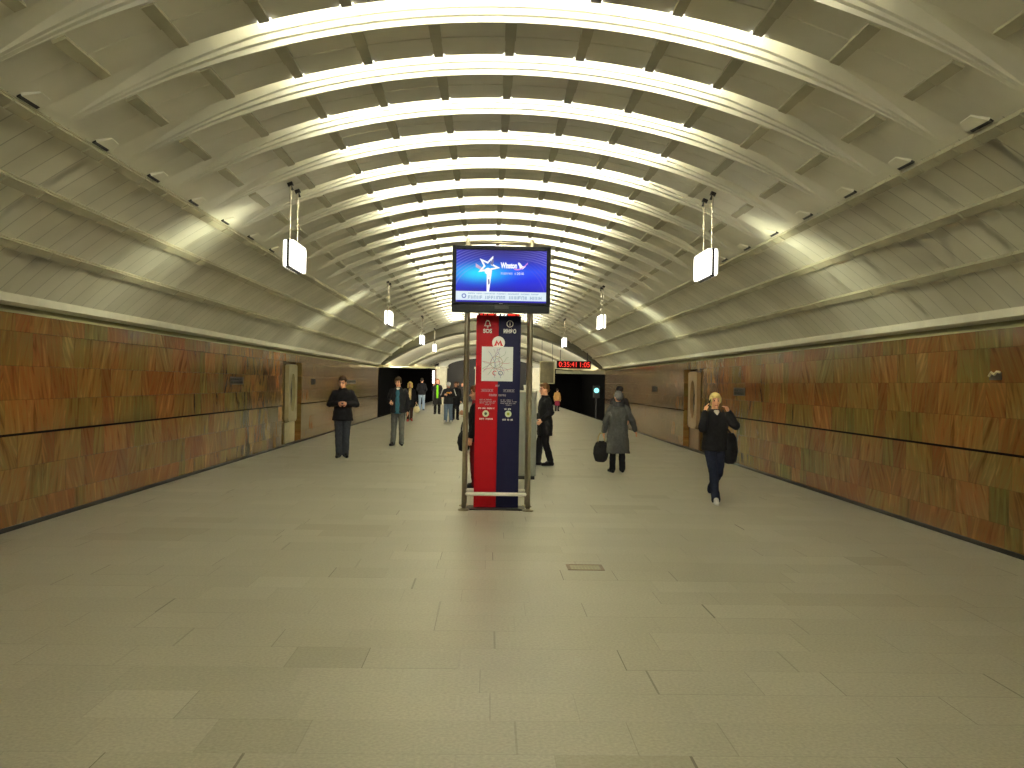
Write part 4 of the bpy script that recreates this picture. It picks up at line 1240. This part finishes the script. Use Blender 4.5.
# 6 white cap
def cap_white(t, HM, vox, S):
    b = MB(); b.ell((0, .015, 1.690), (.090, .106, .082), HM); b.cap(HM @ Vector((-.03, -.085, 1.67)), HM @ Vector((-.03, -.15, 1.655)), .03, .02); b.cap(HM @ Vector((.03, -.085, 1.67)), HM @ Vector((.03, -.15, 1.655)), .03, .02)
    solid(b, 'cap', [cm((228, 226, 222))], t, vox, 1, S=S)
def stripes(t, J, HM, vox, S):
    for sd, s in (('R', -1), ('L', 1)):
        b = MB(); o = Vector((s * .055, -.03, .03))
        b.cap(J['sho' + sd] + o, J['elb' + sd] + o, .022, .02); solid(b, 'sleeve_stripe', [cm((176, 174, 164))], t, vox, 1, S=S)
E6 = person('person in white cap, dark striped jacket and blue jeans, arms folded', 448, 422.5, depth_h(382.5, 423.2), rz=.0, near=False, hair=None, hat=cap_white, look=(.1, .45),
            pose=dict(elbR=(-.27, -.02, 1.15), wriR=(.02, -.20, 1.27), elbL=(.27, -.02, 1.15), wriL=(-.03, -.19, 1.20), ankleL=(.12, .0, .085), ankleR=(-.12, .03, .085), curlR=(1, 0, 0), curlL=(1, 0, 0)),
            top=dict(c=(34, 34, 36), hem=.80, w=1.1), extras=stripes, legs=(96, 112, 130), shoes=(206, 204, 198), bulk=1.08)
t = thing('paper_snack', 'small orange wrapped snack held by the person in white cap', 'snack', world_of(E6, (.0, -.29, 1.29)), .2)
b = MB(); b.rings([(0, 0, -.03, .07, .02), (0, 0, 0, .08, .03), (0, 0, .03, .06, .02)]); b.build('wrapper', cm((206, 150, 52)), t, smooth=True)
bx('snack_bar', cm((150, 92, 40)), .06, .12, -.015, .015, -.015, .02, t, bevel=.006)
# 7 dark person behind
F = person('person in black behind the white cap, carrying a white bag', 455.3, 420.0, depth_h(382, 420.6), rz=.1, girl=True, near=False, hair='long', hair_col=(90, 62, 44), top=dict(name='coat', c=(22, 22, 24), hem=.66, hemw=.2), legs=(24, 23, 25))
q = world_of(F, (.27, -.05, .80))
bag('white carrier bag hanging beside the person in black', q + Vector((0, 0, -.06)), .22, .12, .34, (220, 220, 214), handle=.06, name='carrier_bag')
# 8, 9 far standing pair
person('person in dark grey jacket standing far back beside the pillar, left of a pair', 457.5, 409.3, depth_h(382.2, 410), rz=.2, near=False, hair='short', hair_col=(58, 40, 30), top=dict(c=(34, 32, 36), hem=.78), legs=(36, 36, 40))
person('person in brown grey coat standing far back, nearest the steel post', 461.8, 409.8, depth_h(382.8, 410.5), rz=-.2, near=False, hair='short', hair_col=(64, 44, 30), top=dict(name='coat', c=(52, 48, 44), hem=.62), legs=(40, 38, 38))
# 10 person mostly hidden behind the column
def red_collar(t, J, HM, vox, S):
    b = MB(); b.rings([(0, .0, 1.40, .13, .10), (0, .0, 1.45, .105, .092), (0, 0, 1.50, .09, .085)]); solid(b, 'collar', [cm((130, 26, 34))], t, vox, 2, S=S)
G = person('person in black jacket and dark red trousers half hidden behind the red panel', 475.8, 488.2, depth_h(385.5, 489), rz=-pi / 2 - .25, near=True, hair='short', hair_col=(110, 76, 46), look=(0, .2), top=dict(c=(28, 27, 29), hem=.80, w=1.02), legs=(96, 18, 26),
           extras=red_collar, pose=dict(elbR=(-.22, -.02, 1.16), wriR=(-.20, -.23, 1.24), curlR=(.8, 0, 0), elbL=(.23, .05, 1.14), wriL=(.24, -.03, .88)))
q = on_plane(464.2, 431, G[3].y + .1)
bag('black shoulder bag beside the left steel post', q, .22, .14, .32, BLK, handle=.16, rz=.3)
# 11 man on the right of the column, facing it
H = person('man in long black coat standing right of the column, facing left', 544, 465.3, depth_h(382.3, 466), rz=-pi / 2 + .25, hair='short', hair_col=(112, 78, 44), look=(0, .18), top=dict(name='coat', c=(23, 23, 25), hem=.64, hemw=.215, w=1.08), legs=(24, 23, 25),
           pose=dict(ankleR=(-.09, -.10, .085), kneeR=(-.095, -.07, .5), ankleL=(.09, .12, .085), elbR=(-.25, .06, 1.14), wriR=(-.20, -.16, 1.0), elbL=(.25, .06, 1.14), wriL=(.20, -.12, .98)))
# 12 tan coat far
person('far person in tan coat with crimson skirt near the right tunnel', 557, 411.3, depth_h(387.5, 412), rz=pi - .3, girl=True, near=False, hair='short', hair_col=(50, 36, 28), top=dict(name='coat', c=(150, 112, 64), hem=.82, w=1.1), skirt=dict(c=(112, 32, 52), hem=.45, w=.2), legs=(34, 30, 32))
# 13 woman walking away in grey coat
def hood(t, HM, vox, S):
    b = MB(); b.ell((0, .015, 1.665), (.094, .110, .100), HM); b.ell((0, .06, 1.62), (.08, .075, .08), HM); solid(b, 'knitted_hat', [cm((92, 92, 92))], t, vox, 2, fold=.012, S=S)
    b = MB(); b.rings([(0, .01, 1.42, .15, .12), (0, .02, 1.47, .13, .125), (0, .02, 1.53, .10, .105)]); solid(b, 'scarf', [cm((58, 58, 60))], t, vox, 2, fold=.02, S=S)
K = person('woman walking away in long grey coat and knitted grey hat', 617, 472.8, depth_h(389, 474), rz=pi + .08, girl=True, hair=None, hat=hood, look=(.1, .05), top=dict(name='coat', c=(76, 76, 72), hem=.42, hemw=.235, w=1.14, fold=.03), legs=(28, 27, 29), bulk=.95,
           pose=dict(elbR=(-.30, .03, 1.14), wriR=(-.40, -.06, .91), elbL=(.27, .05, 1.13), wriL=(.30, .02, .88), ankleL=(.09, -.04, .085), ankleR=(-.09, .10, .11)))
q = world_of(K, (.305, .02, .795))
bag('black handbag with pale handles held by the woman in grey coat', q + Vector((-.05, 0, -.10)), .32, .15, .40, (20, 19, 21), handle=.15, hcol=(176, 160, 120), rz=.3, name='handbag')
# 14 person ahead of her
def black_hat(t, HM, vox, S):
    b = MB(); b.ell((0, .01, 1.69), (.098, .112, .085), HM); solid(b, 'cap', [cm((18, 17, 18))], t, vox, 1, S=S)
person('person in dark coat and black cap walking ahead of the woman in grey coat', 618.5, 452.5, 1.63, rz=pi, near=False, hair='short', hair_col=(40, 32, 28), hat=black_hat, top=dict(name='coat', c=(44, 42, 42), hem=.7), legs=(30, 29, 30))
# 15 woman on the phone walking towards the camera
L = person('blonde woman in black jacket walking forward with a phone at her ear', 713.5, 503.2, depth_h(389.5, 505), rz=.10, girl=True, hair='fringe', hair_col=(196, 178, 116), look=(-.12, -.02),
           top=dict(c=(22, 22, 25), hem=.84, hemw=.185, w=1.10, neck=(196, 190, 180)), legs=(30, 34, 50), shoes=(214, 210, 204), bulk=.98,
           pose=dict(elbR=(-.255, -.15, 1.20), wriR=(-.185, -.06, 1.455), curlR=(.5, 0, 0), elbL=(.335, -.03, 1.24), wriL=(.205, -.05, 1.46), curlL=(1.1, 0, 0),
                     hipR=(-.08, 0, .92), kneeR=(-.045, -.09, .50), ankleR=(-.01, -.12, .085), hipL=(.085, 0, .92), kneeL=(.06, -.04, .50), ankleL=(.03, .20, .20)))
phone(L, (-.105, -.035, 1.60), 'dark phone held to the ear of the walking blonde woman', (.25, -.12, 1.2))
q = world_of(L, (.262, .02, 1.12))
bag('big black shoulder bag at the side of the blonde woman on the phone', q, .27, .17, .44, (22, 21, 24), rz=.5, name='shoulder_bag', strap=[(-.07, -.02, -.04), (-.10, -.03, .10), (-.12, -.02, .27), (-.10, .04, .33), (-.07, .10, .26), (-.02, .08, .10), (.05, 0, -.04)])
